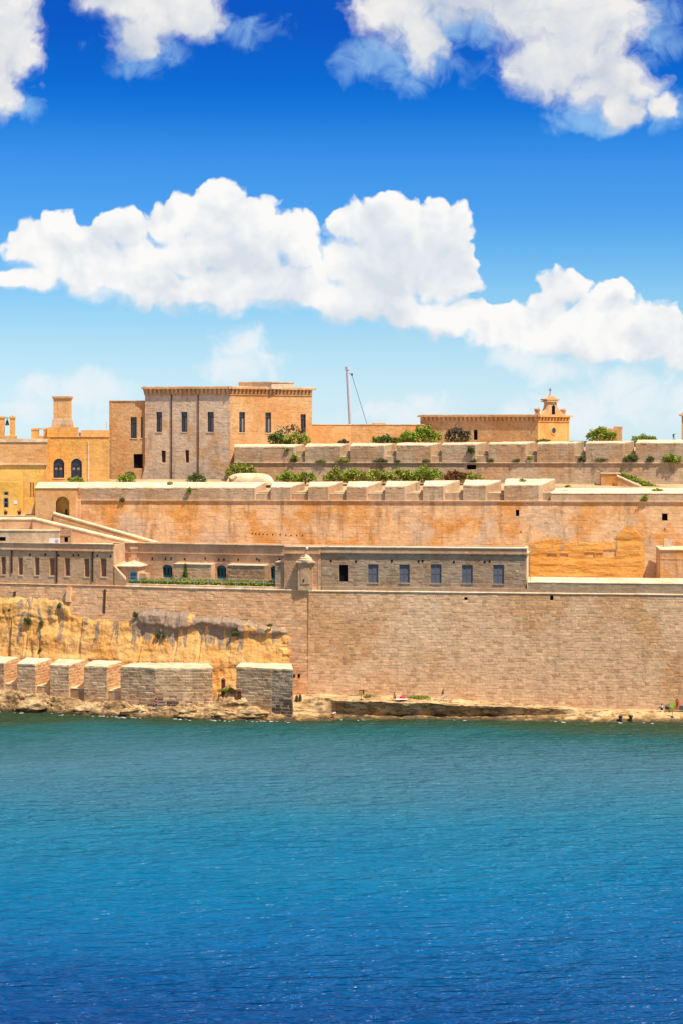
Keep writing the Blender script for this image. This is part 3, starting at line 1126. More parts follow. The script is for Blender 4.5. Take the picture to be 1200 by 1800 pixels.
# ------------------------------------------------------------------ sea front, right face
wr_ = Wall(C0, on(*LR, 1520), 0.6, Z1, 1.7)
sea = thing('sea_wall', 'tall battered sea wall of reddish limestone blocks rising behind the flat rock ledge', 'wall', (C0[0], C0[1], 0.6))
sea_holes = [wr_.hole(630, 1213, 639, 1224), wr_.hole(966, 1047, 972, 1055), wr_.hole(815, 1050, 821, 1055), wr_.hole(519, 1186, 522, 1192)]
mb = MB(); wr_.slab(mb, 2.2, sea_holes[:3]); mb.out('core', 'mortar', sea)
for h in sea_holes[:3]:
    back_panel(sea, wr_, h, 0.7, 'dark', 'drain_hole')
masonry(sea, wr_, 0.47, 0.9, 'sea', 300, sea_holes[:3], seed=3, proud=(0.008, 0.036), missing=0.012, u_rng=(0.02, wr_.w))
roll(sea, wr_, wr_.h - 0.1, 0.15, 'cap')

# left flank: masonry above, living rock below
wl_ = Wall(on(*LL, -170), C0, 0.6, Z1, 1.9)
flank = thing('bastion_flank', 'peach limestone flank wall standing on yellow rock left of the tall sea wall', 'wall', (LA[0], LA[1], 0.6))
mb = MB(); wl_.slab(mb, 2.0); mb.out('core', 'mortar', flank)
EDGE = [(-200, 1046), (0, 1050), (60, 1051), (95, 1054), (118, 1062), (124, 1082), (160, 1088), (205, 1092), (232, 1090), (242, 1076), (270, 1073), (330, 1076), (350, 1084), (410, 1086), (470, 1100), (498, 1103), (508, 1112), (512, 1140), (520, 1200), (560, 1250)]


def edge_py(px):
    for a, b in zip(EDGE, EDGE[1:]):
        if a[0] <= px <= b[0]:
            return a[1] + (b[1] - a[1]) * (px - a[0]) / (b[0] - a[0])
    return EDGE[-1][1]


def py_of(p):
    return HOR + FPX * (CAMZ - p[2]) / p[1]


def flank_mask(u, v):
    p = wl_.pt(u, v)
    return py_of(p) < edge_py(px_of(p)) + 4 or px_of(p) > 496


masonry(flank, wl_, 0.50, 1.05, 'seal', 300, [], mask=flank_mask, seed=4, proud=(0.01, 0.045), missing=0.01)
roll(flank, wl_, wl_.h - 0.1, 0.15, 'cap', 'cordon', wl_.uv(220, 1035)[0])
roll(flank, wl_, wl_.h - 0.1, 0.12, 'case', 'cordon', 0, wl_.uv(219, 1035)[0])
for (x, y0, y1) in ((184, 1036, 1078), (26, 1040, 1048)):
    h = wl_.hole(x - 2, y0, x + 2, y1)
    mb = MB(); wl_.rect(mb, h, 0.0, 0.11); mb.out('rust_streak' if x > 100 else 'drain_pipe', 'rust', flank)
h = wl_.hole(118, 1033, 126, 1058)
mb = MB(); wl_.rect(mb, h, 0.0, 0.55); mb.out('buttress', 'seal', flank)
h = wl_.hole(509, 1168, 535, 1172)
for hh in (wl_.hole(516, 1186, 519, 1191), wl_.hole(524, 1185, 528, 1191)):
    mb = MB(); wl_.rect(mb, hh, 0.0, 0.09); mb.out('drain_hole', 'dark', flank)


def build_cliff():
    n, m = 560, 110
    vs_, fs, stain = [], [], []
    u0 = 0.0
    u1 = wl_.uv(519, 1150)[0]
    for i in range(n):
        u = u0 + (u1 - u0) * i / (n - 1)
        px = px_of(wl_.pt(u, 8))
        vt = wl_.uv(px, edge_py(px))[1] + fbm(u * .8, 0, 3.1, 3) * .35
        for j in range(m):
            t = j / (m - 1)
            v = 1.0 + (vt - 1.0) * t
            p0 = wl_.pt(u, v)
            py = py_of(p0)
            fade = min(1.0, (1 - t) / .06)
            side = min(1.0, max(0.0, (511 + 9 * fbm(v * .5, 4.4, 0, 3) + 5 * fbm(v * 1.6, 9.4, 0, 2) - px) / 16.0))
            base = .12 + (1 - t) ** 1.15 * 1.9
            # overhanging crust and the scooped-out bed under it
            right = min(1.0, max(0.0, (px - 225) / 30.0))
            lt = 1.0 - right
            ledge_y = 1104 + fbm(u * .25, 1.7, 0, 3) * 9 + (8 if px > 420 else 0)
            crust = .55 * right / (1 + math.exp((py - ledge_y) / 1.1))
            ledge_l = 1086 + fbm(u * .2, 6.0, 0, 3) * 6
            crust += .4 * lt / (1 + math.exp((py - ledge_l) / 1.1)) * (.55 + .9 * max(0, fbm(u * .5, 8.2, 1, 2)))
            rel = fbm(u * .16, v * .22, 2.0, 5) * .4 + abs(fbm(u * .5, v * .2, 7.0, 4)) * .22
            gully = max(0.0, fbm(u * .5, v * .06, 12.0, 3) - .3) * 1.3
            bed = math.sin(v * 2.1 + fbm(u * .12, v * .3, 3, 3) * 3) * .05
            d = (base + (crust + rel - gully + bed) * fade) * side - .12 * (1 - side)
            vs_.append(tuple(wl_.pt(u, v, max(d, -.3))))
            s = .36
            if px > 232:
                s = .95 if py < ledge_y + 2 else .86 - (py - ledge_y) / 90.0
                if 330 < px < 350 or px > 430:
                    s -= .25
            else:
                if py < ledge_l:
                    s = .5
                for cx, w in ((18, 5), (42, 6), (74, 4), (112, 6), (150, 8), (173, 4), (205, 7)):
                    if abs(px - cx - (py - 1090) * -.10 + 4 * fbm(px * .05, py * .06, 2, 3)) < w * .8 and py > ledge_l - 6:
                        s = max(s, .6 + .25 * fbm(px * .07, 3.3, 0, 2) - max(0, py - 1120) / 110.0)
            stain.append(max(0.0, min(1.0, s)))
    for i in range(n - 1):
        for j in range(m - 1):
            a = i * m + j
            fs.append((a, a + m, a + m + 1, a + 1))
    o = mesh('rock_cliff', vs_, fs, 'cliff', smooth=False)
    at = o.data.attributes.new('stain', 'FLOAT', 'POINT')
    at.data.foreach_set('value', stain)
    return o


structure(build_cliff())

# parapet on the right part of the sea front
pr = thing('sea_wall_parapet', 'low parapet with broad pale top above the tall sea wall, right of barracks', 'parapet', (*on(*LR, 925, 1.7), Z1))
wp = Wall(on(*LR, 566, 1.75), on(*LR, 1520, 1.75), Z1 - .1, 20.0)
mb = MB(); wp.slab(mb, .5, [(0.1, .2, .1, .2)]); mb.out('plinth', 'barr', pr)
wp2 = Wall(on(*LR, 927, 1.78), on(*LR, 1520, 1.78), Z1 - .08, 20.95)
mb = MB(); wp2.slab(mb, 2.4); mb.out('wall', 'para2', pr)
masonry(pr, wp2, .5, 1.1, 'para2', 60, seed=8, proud=(.01, .03))
mb = MB()
mb.hexa([wp2.pt(0, wp2.h, .05), wp2.pt(wp2.w, wp2.h, .05), wp2.pt(wp2.w, wp2.h, -3.0), wp2.pt(0, wp2.h, -3.0),
         wp2.pt(0, wp2.h + .12, .05), wp2.pt(wp2.w, wp2.h + .12, .05), wp2.pt(wp2.w, wp2.h + .75, -3.0), wp2.pt(0, wp2.h + .75, -3.0)])
mb.out('coping', 'cap', pr)

# ------------------------------------------------------------------ barracks
a = on(*LR, 565, 2.1); b = on(*LR, 925, 2.1)
ring = [a, b, inward(*LR, 7.5, b), inward(*LR, 7.5, a)]
WIN = [(596, 993, 611, 1023), (646, 992, 664, 1025), (701, 992, 719, 1025), (756, 992, 775, 1026), (811, 993, 830, 1026), (866, 993, 885, 1027)]
bar, bw = house('barracks', 'long grey stone barracks with blue shuttered windows on top of sea wall', 'building', ring, Z1 - .05, Z(962, 311.5), ['barr', 'cap', 'barr', 'barr'], {0: WIN})  # right end wall in the paler stone: its sunlit look put into colour
fw = bw[0]
back_panel(bar, fw, fw.parts[0], .45, 'dark', 'open_window')
for h in fw.parts[1:]:
    win_shutter(bar, fw, h)
vh = fw.uv(700, 972)[1]
masonry(bar, fw, .46, .95, 'barr', 120, fw.parts, seed=11, proud=(.008, .035), v_rng=(0, vh - .12))
band(bar, fw, vh - .1, vh + .08, .3, 'barr', 'string_course', -.1, fw.w + .25)
band(bar, fw, fw.h - .02, fw.h + .1, .12, 'cap', 'coping', -.05, fw.w + .5)
band(bar, bw[1], vh - .1, vh + .08, .26, 'cap', 'string_course')
for (x, y) in ((582, 986), (625, 987), (688, 986), (735, 987), (742, 986), (797, 988), (851, 988), (860, 987), (908, 1004)):
    h = fw.hole(x - 1.6, y - 2, x + 1.6, y + 2)
    mb = MB(); fw.rect(mb, h, 0, .045); mb.out('vent_hole', 'dark' if x < 900 else 'cap', bar)
p = fw.pt(fw.w + .55, 0, -.3)
mb = MB(); mb.tube([p, p + Vector((0, 0, 7.1))], .07); mb.out('drain_pipe', 'peach', bar)

# corner tower between casemates and barracks, with the sentry post
a = on(*LL, 500, 2.0); b = on(*LR, 564.5, 2.05)
ring = [a, b, inward(*LR, 7, b), inward(*LL, 7, a)]
tw, tww = house('corner_block', 'plain stone corner block between casemate terrace and grey barracks', 'building', ring, Z1 - .05, Z(962, 312), ['case'], {})
masonry(tw, tww[0], .5, 1.0, 'case', 60, seed=12, proud=(.006, .03), v_rng=(0, tww[0].h - 1.2))
band(tw, tww[0], tww[0].h - .02, tww[0].h + .1, .12, 'cap', 'coping')
band(tw, tww[0], tww[0].h - 1.12, tww[0].h - .95, .25, 'case', 'string_course')

pc = on(*LR, 538, 2.3)
sp = thing('sentry_post', 'small square sentry post with stepped domed cap at the wall corner', 'sentry post', (pc[0], pc[1], Z1))
ang = math.atan2(RB[1] - C0[1], RB[0] - C0[0])
mb = MB(); mb.box((pc[0], pc[1], Z1 + 2.2), (2.35, 1.5, 4.4), ang); mb.out('body', 'case', sp)
zc = Z1 + 4.4
mb = MB(); mb.box((pc[0], pc[1], zc + .13), (3.0, 2.1, .26), ang); mb.out('cornice', 'cap', sp)
mb = MB(); mb.lathe((pc[0], pc[1], zc + .26), [(1.2, 0), (1.2, .28), (1.05, .34), (1.0, .62), (.8, .68), (.62, .95), (.3, 1.1), (.05, 1.15)], 16); mb.out('domed_cap', 'cap', sp)
mb = MB(); mb.box((pc[0] - .1, pc[1] - .78, Z1 + 2.4), (1.5, .1, 2.8), ang); mb.out('panel', 'case', sp)
for dx in (-.35, .35):
    mb = MB(); mb.box((pc[0] + dx, pc[1] - .85, Z1 + 1.6), (.22, .08, .3), ang); mb.out('loophole', 'dark', sp)
lp = on(*LR, 540, 2.0)
lam = thing('wall_lamp', 'small white lamp on a bracket above the sentry post', 'lamp', (lp[0], lp[1], Z1 + 6.6))
mb = MB(); mb.tube([(lp[0], lp[1] + .2, Z1 + 6.7), (lp[0], lp[1] - .5, Z1 + 6.75)], .05); mb.out('bracket', 'frame', lam)
mb = MB(); mb.lathe((lp[0], lp[1] - .55, Z1 + 6.55), [(.05, 0), (.2, .08), (.22, .3), (.1, .42)], 10); mb.out('globe', 'whitep', lam)

# ------------------------------------------------------------------ casemate building on the left
a = on(*LL, -170, 2.1); b = on(*LL, 200, 2.1)
ring = [a, b, inward(*LL, 7.5, b), inward(*LL, 7.5, a)]
SL = [(2, 979, 10, 1010), (32, 980, 40, 1011), (61, 980, 69, 1011), (87, 981, 96, 1012), (114, 981, 123, 1013), (148, 982, 157, 1014), (177, 982, 187, 1014), (-30, 979, -22, 1010), (-60, 978, -52, 1009)]
cas, cw = house('casemate_range', 'long peach stone casemate range with a row of narrow tall windows at left', 'building', ring, Z1 - .05, Z(955, 326), ['case'], {0: SL})
fw = cw[0]
for h in fw.parts:
    w = back_panel(cas, fw, h, .42, 'cheek', 'window')
    mb = MB(); fw.rect(mb, (h[0] - .05, h[1] + .05, h[2] - .2, h[2]), -.2, .07); mb.out('sill', 'cap', w)
    mb = MB(); fw.rect(mb, (h[0] + .1, h[1] - .1, h[2] + .02, h[3] - .25), -.415, -.39); mb.out('blind', 'board', w)
vh = fw.uv(100, 967)[1]
masonry(cas, fw, .5, 1.05, 'case', 80, fw.parts, seed=14, proud=(.004, .022), v_rng=(0, vh - .15))
band(cas, fw, vh - .12, vh + .06, .22, 'case', 'string_course', 0, fw.w - .02)
band(cas, fw, fw.h - .02, fw.h + .12, .15, 'cap', 'coping', 0, fw.w + .1)
for x, y0, y1 in ((21, 967, 1007), (100, 968, 1024), (163, 968, 1022)):
    h = fw.hole(x - 1.3, y0, x + 1.3, y1)
    mb = MB(); fw.rect(mb, h, 0, .14); mb.out('drain_pipe', 'rust' if x != 163 else 'wet', cas)
for x, y in ((53, 975), (80, 975), (129, 976), (138, 976), (171, 977), (195, 978), (103, 976)):
    h = fw.hole(x - 1.2, y - 2, x + 1.2, y + 2)
    mb = MB(); fw.rect(mb, h, 0, .04); mb.out('vent_hole', 'dark', cas)

# set-back casemates with doors, behind the planted terrace
a = on(*LL, 199, 7.2); b = on(*LL, 501, 7.2)
ring = [a, b, inward(*LL, 5, b), inward(*LL, 5, a)]
DR = [(286, 993, 303, 1017), (381, 994, 398, 1019), (476, 995, 490, 1021)]
gal, gw_ = house('casemate_gallery', 'set-back casemate gallery with arched turquoise doors behind the grass terrace', 'building', ring, Z1 - .05, Z(957, 322), ['case'], {0: DR})
fw = gw_[0]
vh = fw.uv(350, 973)[1]
masonry(gal, fw, .5, 1.05, 'case', 60, fw.parts, seed=15, proud=(.004, .022), v_rng=(0, vh - .15))
band(gal, fw, vh - .1, vh + .06, .25, 'case', 'string_course', 0, fw.w)
band(gal, fw, fw.h - .02, fw.h + .12, .3, 'cap', 'coping', -.2, fw.w)
for h in fw.parts:
    spandrel(gal, fw, h, 'case', rise=.45)
    d = back_panel(gal, fw, h, .45, 'dark', 'door')
    u0, u1, v0, v1 = h
    for k in range(3):
        s = u0 + (u1 - u0) * (k + .08) / 3
        e = u0 + (u1 - u0) * (k + .92) / 3
        mb = MB()
        fw.rect(mb, (s, s + .1, v0, v1 - .1), -.44, -.38); fw.rect(mb, (e - .1, e, v0, v1 - .1), -.44, -.38)
        fw.rect(mb, (s + .1, e - .1, v0, v0 + .5), -.44, -.39); fw.rect(mb, (s + .1, e - .1, v1 - .5, v1 - .1), -.44, -.39)
        mb.out('door_leaf', 'blue', d)
for x, y in ((268, 982), (291, 982), (301, 982), (325, 983), (361, 982), (385, 984), (394, 984), (419, 984), (452, 983), (456, 985), (492, 984)):
    h = fw.hole(x - 1.1, y - 2, x + 1.1, y + 2)
    mb = MB(); fw.rect(mb, h, 0, .04); mb.out('vent_hole', 'dark', gal)
# sloped buttress at the end of the left range
bt = thing('end_buttress', 'sloping stone buttress at the right end of the casemate range', 'buttress', (*on(*LL, 201, 2.0), Z1))
p0 = Vector((*on(*LL, 201, 2.0), Z1)); p1 = Vector((*on(*LL, 222, 2.0), Z1)); p2 = Vector((*on(*LL, 222, 6.8), Z1)); p3 = Vector((*on(*LL, 201, 6.8), Z1))
up = lambda p, z: p + Vector((0, 0, z))
mb = MB(); mb.hexa([p0, p1, p2, p3, up(p0, 3.2), up(p1, .9), up(p2, 3.6), up(p3, 5.2)]); mb.out('mass', 'case', bt)

# hut with pyramid roof
hb = on(*LL, 232, 4.6)
hut = thing('terrace_hut', 'small stone hut with white pyramid roof and turquoise door on the terrace', 'hut', (hb[0], hb[1], Z1))
angL = math.atan2(C0[1] - LA[1], C0[0] - LA[0])
mb = MB(); mb.box((hb[0], hb[1], Z1 + 1.55), (3.4, 3.2, 3.1), angL); mb.out('wall', 'case', hut)
zz = Z1 + 3.1
ca, sa = math.cos(angL), math.sin(angL)
def loc(c, dx, dy, z): return (c[0] + dx * ca - dy * sa, c[1] + dx * sa + dy * ca, z)
e = 2.05
mb = MB()
ring_ = [loc(hb, -e, -e, zz), loc(hb, e, -e, zz), loc(hb, e, e, zz), loc(hb, -e, e, zz)]
ring2 = [loc(hb, -e, -e, zz + .15), loc(hb, e, -e, zz + .15), loc(hb, e, e, zz + .15), loc(hb, -e, e, zz + .15)]
top_ = loc(hb, .3, .2, zz + 1.0)
mb.add(ring_ + ring2 + [top_], [(3, 2, 1, 0), (0, 1, 5, 4), (1, 2, 6, 5), (2, 3, 7, 6), (3, 0, 4, 7), (4, 5, 8), (5, 6, 8), (6, 7, 8), (7, 4, 8)])
mb.out('roof', 'cap', hut)
mb = MB(); mb.box(loc(hb, 1.0, -1.62, Z1 + 1.15), (1.15, .08, 2.0), angL); mb.out('door', 'blue', hut)
mb = MB(); mb.box(loc(hb, 2.3, .2, Z1 + 1.0), (1.1, 2.0, 2.0), angL); mb.out('annex', 'case', hut)
cb = on(*LL, 237, 7.4)
ch = thing('chimney', 'stepped stone chimney with pale cap behind the terrace hut', 'chimney', (cb[0], cb[1], Z1 + 4))
mb = MB(); mb.prism([loc(cb, -.9, -.5, 0)[:2], loc(cb, .9, -.5, 0)[:2], loc(cb, .9, .4, 0)[:2], loc(cb, -.9, .4, 0)[:2]], Z1 + 3, Z1 + 4.4)
mb.box((cb[0], cb[1], Z1 + 5.1), (1.1, .8, 1.4), angL); mb.out('shaft', 'case', ch)
mb = MB(); mb.box((cb[0], cb[1], Z1 + 6.0), (1.35, 1.0, .35), angL); mb.out('cap', 'cap', ch)

# traverse blocks on the terrace
for nm, x0, x1, y0, back, lab in (('traverse_wall', 305, 372, 992, 5.2, 'pale-topped stone block between the two left arched doors'),
                                 ('traverse_wall', 400, 466, 994, 5.2, 'dark-stained pale-topped stone block between the two right arched doors'),
                                 ('traverse_wall', 484, 500, 989, 2.3, 'upright stone pier ending the grass terrace beside the corner block')):
    a = on(*LL, x0, back); b = on(*LL, x1, back)
    t = thing(nm, lab, 'block', (a[0], a[1], Z1))
    zt = Z(y0, a[1])
    ring = [a, b, inward(*LL, 1.9, b), inward(*LL, 1.9, a)]
    mb = MB(); mb.prism(ring, Z1, zt); mb.out('wall', 'barr' if x0 != 305 else 'case', t)
    mb = MB(); mb.prism([inward(*LL, -.12, a), inward(*LL, -.12, b), inward(*LL, 2.0, b), inward(*LL, 2.0, a)], zt, [zt + .1, zt + .1, zt + .2, zt + .2]); mb.out('coping', 'conc', t)
    w = Wall(a, b, Z1, zt)
    masonry(t, w, .48, .95, 'barr' if x0 != 305 else 'case', 30, seed=x0, proud=(.01, .04))

# terrace edge wall + glass rail
a = on(*LL, 222, 1.95); b = on(*LL, 486, 1.95)
te = thing('terrace_kerb', 'low pale kerb wall along the front of the grass terrace', 'kerb', (a[0], a[1], Z1))
mb = MB(); mb.prism([a, b, inward(*LL, .7, b), inward(*LL, .7, a)], Z1 - .05, Z1 + .35); mb.out('wall', 'cap', te)
rl = thing('terrace_railing', 'thin grey wire railing along the grass terrace in front of the arched doors', 'railing', (a[0], a[1], Z1 + .4))
A_ = Vector((*inward(*LL, .5, a), Z1 + .35)); B_ = Vector((*inward(*LL, .5, b), Z1 + .35))
for i in range(12):
    p = A_.lerp(B_, i / 11)
    mb = MB(); mb.tube([p, p + Vector((0, 0, 1.15))], .035, 6); mb.out('post', 'steel', rl)
for z in (.6, 1.12):
    mb = MB(); mb.tube([A_ + Vector((0, 0, z)), B_ + Vector((0, 0, z))], .025, 6); mb.out('rail', 'steel', rl)

# ------------------------------------------------------------------ second rampart
w2 = Wall(L2[0], L2[1], 19.6, Z2, 1.3)
W2H = [(906, 896, 912, 907), (1163, 902, 1173, 915)]
h2 = [w2.hole(*h) for h in W2H]
up2 = thing('upper_rampart', 'golden weathered rampart wall with loophole parapet running across the fort', 'rampart', (L2[0][0], L2[0][1], 19.6))
mb = MB(); w2.slab(mb, 1.6, h2); mb.out('core', 'upper', up2)
for h in h2:
    back_panel(up2, w2, h, .8, 'dark', 'loophole')
masonry(up2, w2, .62, 1.25, 'upper', 240, h2, seed=21, proud=(.004, .03), gap=.02, missing=.004)
roll(up2, w2, w2.h - .02, .2, 'upper')


def parapet_row(parent, A, B, zc, blocks, sill_py, depth, mat, capmat, set_back=.45, seed=0):
    """merlons and embrasures on a rampart. blocks: (px left, px right front, px right back, py front top, py back top)"""
    d = Vector((B[0] - A[0], B[1] - A[1], 0)).normalized()
    rr = random.Random(seed)
    for k, (x0, x1, x2, yf, yb) in enumerate(blocks):
        f0 = on(A, B, x0); f1 = on(A, B, x1)
        g1 = on(A, B, x2, depth); g0 = on(A, B, x0 + (4 if k else 0), depth)
        zf0, zf1 = Z(yf, f0[1]), Z(yf, f1[1])
        zb0, zb1 = Z(yb, g0[1]), Z(yb, g1[1])
        j = [rr.uniform(-.06, .06) for _ in range(4)]
        mb = MB()
        mb.prism([f0, f1, g1, g0], zc, [zf0 + j[0] - .12, zf1 + j[1] - .12, zb1 + j[2] - .12, zb0 + j[3] - .12])
        mo = mb.out('merlon', mat, parent)
        mb = MB()
        rg_, zg_ = rag([inward(A, B, -.06, f0), inward(A, B, -.06, f1), g1, g0], [zf0 + j[0], zf1 + j[1], zb1 + j[2], zb0 + j[3]], seed=seed * 90 + k)
        mb.prism(rg_, [z - .22 for z in zg_], zg_)
        mb.out('coping', capmat, mo)
        wm = Wall(f0, f1, zc, zf0 - .25)
        masonry(parent, wm, .52, 1.05, mat, 14, seed=seed * 50 + k, proud=(.005, .03), gap=.025)
        wc = Wall(f1, g1, zc, zf1 - .2)
        if k + 1 < len(blocks):
            n0 = on(A, B, blocks[k + 1][0])
            e0 = on(A, B, x1 - 6, set_back); e1 = on(A, B, blocks[k + 1][0] + 3, set_back)
            zs = Z(sill_py(x1), f1[1])
            mb = MB(); mb.prism([e0, e1, on(A, B, blocks[k + 1][0] + 3, depth - .2), on(A, B, x1 - 6, depth - .2)], zc, [zs, zs, zs + .12, zs + .12])
            so = mb.out('embrasure', mat, parent)
            mb = MB(); mb.prism([inward(A, B, -.02, e0), inward(A, B, -.02, e1), on(A, B, blocks[k + 1][0] + 3, depth - .2), on(A, B, x1 - 6, depth - .2)], [zs, zs, zs + .12, zs + .12], [zs + .07, zs + .07, zs + .2, zs + .2])
            mb.out('sill', capmat, so)


T2A = on(*L2, 130, 1.2); T2B = on(*L2, 1520, 1.2)
B2 = [(133, 448, 468, 857, 848), (476, 511, 536, 856, 847), (542, 577, 602, 855.5, 846.5), (608, 643, 670, 855, 846), (675.5, 710, 737, 854.5, 845.5),
      (742.5, 778, 807, 853.5, 844.5), (813, 853, 880, 852.5, 843.5), (885, 946, 975, 852, 842)]
parapet_row(up2, T2A, T2B, Z2 + .12, B2, lambda x: 868.5 - (x - 500) * .004, 4.0, 'para', 'cap', seed=5)
ledge = MB(); ledge.prism([inward(T2A, T2B, -.2, on(T2A, T2B, 133)), inward(T2A, T2B, -.2, on(T2A, T2B, 1520)), on(T2A, T2B, 1520, 1.0), on(T2A, T2B, 133, 1.0)], Z2 + .02, Z2 + .16)
ledge.out('ledge', 'cap', up2)
f0 = on(T2A, T2B, 967); f1 = on(T2A, T2B, 1520); g1 = on(T2A, T2B, 1520, 4.2); g0 = on(T2A, T2B, 977, 4.2)
mb = MB(); mb.prism([f0, f1, g1, g0], Z2 + .16, [Z(867, f0[1]) - .1, Z(867, f1[1]) - .1, Z(858, g1[1]) - .1, Z(858, g0[1]) - .1])
lo = mb.out('low_parapet', 'para', up2)
mb = MB(); mb.prism([inward(*L2, -.05, f0), inward(*L2, -.05, f1), g1, g0], [Z(867, f0[1]) - .1, Z(867, f1[1]) - .1, Z(858, g1[1]) - .1, Z(858, g0[1]) - .1], [Z(867, f0[1]), Z(867, f1[1]), Z(858, g1[1]), Z(858, g0[1])])
mb.out('coping', 'cap', lo)
# left return of the rampart
wret = Wall(inward(*L2, 22, L2[0]), L2[0], 19.6, Z2)
mb = MB(); wret.slab(mb, 1.0); mb.out('return_wall', 'upper', up2)
# joist sockets and pits low on the wall
for x, y in ((444, 938), (450, 938.5), (456, 939), (463, 939.5), (470, 939.5), (480, 940), (493, 940), (503, 940.5), (512, 941), (522, 941), (532, 941.5), (915, 935), (1168, 930), (926, 884)):
    h = w2.hole(x - 1, y - 1.2, x + 1, y + 1.2)
    mb = MB(); w2.rect(mb, h, 0, .04); mb.out('joist_socket', 'dark', up2)


def build_cut_rock():
    w = w2
    n, m = 240, 90
    vs_, fs, stain = [], [], []
    for i in range(n):
        px = 928 + (1132 - 928) * i / (n - 1)
        top = 950 + 4 * math.sin(px * .05)
        for a, b in (((928, 950), (1040, 954)),):
            pass
        if px > 1040:
            top = 954 - 30 * math.exp(-((px - 1105) / 24.0) ** 2)
        top += fbm(px * .06, 0, 0, 3) * 4
        uu, vt = w.uv(px, top)
        for j in range(m):
            t = j / (m - 1)
            v = .3 + (vt - .3) * t
            py = 1018 + (top - 1018) * t
            d = .07 + .3 * (1 - t) ** .8 + fbm(uu * .22, v * .9, 3.0, 4) * .1 + .04 * math.sin(v * 2.6 + fbm(uu * .2, v, 1, 3) * 2)
            for (x0, x1, y0, y1) in ((961, 977, 973, 979), (983, 997, 973, 979), (1027, 1044, 971, 979), (1046, 1057, 972, 976), (1060, 1081, 966, 978)):
                if x0 < px < x1 and y0 < py < y1:
                    d -= .6
            d *= min(1.0, (1 - t) / .04 + .1) * min(1.0, (1132 - px) / 8.0 + .05) * min(1.0, (px - 927) / 5.0)
            vs_.append(tuple(w.pt(uu, v, d)))
            stain.append(.45 if py < 968 else .22)
    for i in range(n - 1):
        for j in range(m - 1):
            a = i * m + j
            fs.append((a, a + m, a + m + 1, a + 1))
    o = mesh('carved_rock_face', vs_, fs, 'cutrock', base=tuple(w.pt(w.uv(1030, 1015)[0], 0)))
    at = o.data.attributes.new('stain', 'FLOAT', 'POINT')
    at.data.foreach_set('value', stain)
    o['label'] = 'orange carved rock face with square niches at the foot of the golden rampart'
    o['category'] = 'rock'
    return o


M['cutrock'] = M['cliff'].copy()
for nd in M['cutrock'].node_tree.nodes:
    if nd.type == 'MIX':
        for s in (nd.inputs[6], nd.inputs[7]):
            c = s.default_value
            if abs(c[0] - .77) < .005:
                s.default_value = (.70, .33, .075, 1)
            elif abs(c[0] - .73) < .005:
                s.default_value = (.62, .26, .05, 1)
build_cut_rock()

# small orange block and leaning slab at the right edge
a = pl(1160, 322); b = pl(1262, 320)
ob, obw = house('orange_outbuilding', 'low orange stone outbuilding at right edge below the golden rampart', 'building', [a, b, (b[0], b[1] + 4), (a[0], a[1] + 4)], 19.5, Z(967, 322), ['upper'], {})
mb = MB(); mb.prism([(a[0] - .1, a[1] - .1), (b[0] + .1, b[1] - .1), (b[0] + .1, b[1] + 4.1), (a[0] - .1, a[1] + 4.1)], Z(967, 322), [Z(967, 322) + .1, Z(967, 322) + .1, Z(967, 322) + .5, Z(967, 322) + .5]); mb.out('coping', 'cap', ob)
band(ob, obw[0], obw[0].h - 1.5, obw[0].h - 1.38, .05, 'peach', 'string_course')
pt_ = pl(1172, 324.5)
sl = thing('upright_slab', 'pale upright stone slab standing on the orange outbuilding', 'slab', (pt_[0], pt_[1], Z(970, 322)))
mb = MB(); mb.box((pt_[0], pt_[1], Z(959, 324.5)), (1.25, .35, 2.3), .1); mb.box((pt_[0], pt_[1], Z(970, 324.5) + .05), (1.7, .6, .3), .1); mb.out('slab_stone', 'conc', sl)

# ------------------------------------------------------------------ third rampart
w3 = Wall(L3[0], L3[1], 33.5, Z3, .5)
h3 = [w3.hole(820, 817, 836, 825)]
up3 = thing('rear_rampart', 'grey upper rampart with long merlons behind the garden', 'rampart', (L3[0][0], L3[0][1], 34))
mb = MB(); w3.slab(mb, 1.2, h3); mb.out('core', 'para2', up3)
back_panel(up3, w3, h3[0], .7, 'dark', 'loophole')
masonry(up3, w3, .55, 1.15, 'para2', 90, h3, seed=31, proud=(.004, .03), gap=.025)
roll(up3, w3, w3.h, .22, 'para2')
T3A = on(*L3, 412, .45); T3B = on(*L3, 1520, .45)
B3 = [(412, 516, 535, 785, 780.5), (536.5, 597, 612, 784, 779.5), (614.5, 674, 693, 783, 779), (695.5, 756, 774, 782, 778), (775.5, 835, 855, 781, 777.5),
      (857.5, 923, 940, 780, 776.5), (943, 1008, 1026, 779, 776), (1028.5, 1095, 1114, 778, 775), (1116.5, 1520, 1524, 778.5, 773)]
parapet_row(up3, T3A, T3B, Z3 + .15, B3, lambda x: 803.5 - (x - 500) * .005, 3.6, 'para2', 'cap', set_back=.35, seed=6)
mb = MB(); mb.prism([inward(T3A, T3B, -.25, T3A), inward(T3A, T3B, -.25, T3B), on(T3A, T3B, 1520, .8), on(T3A, T3B, 412, .8)], Z3 + .03, Z3 + .17); mb.out('ledge', 'cap', up3)


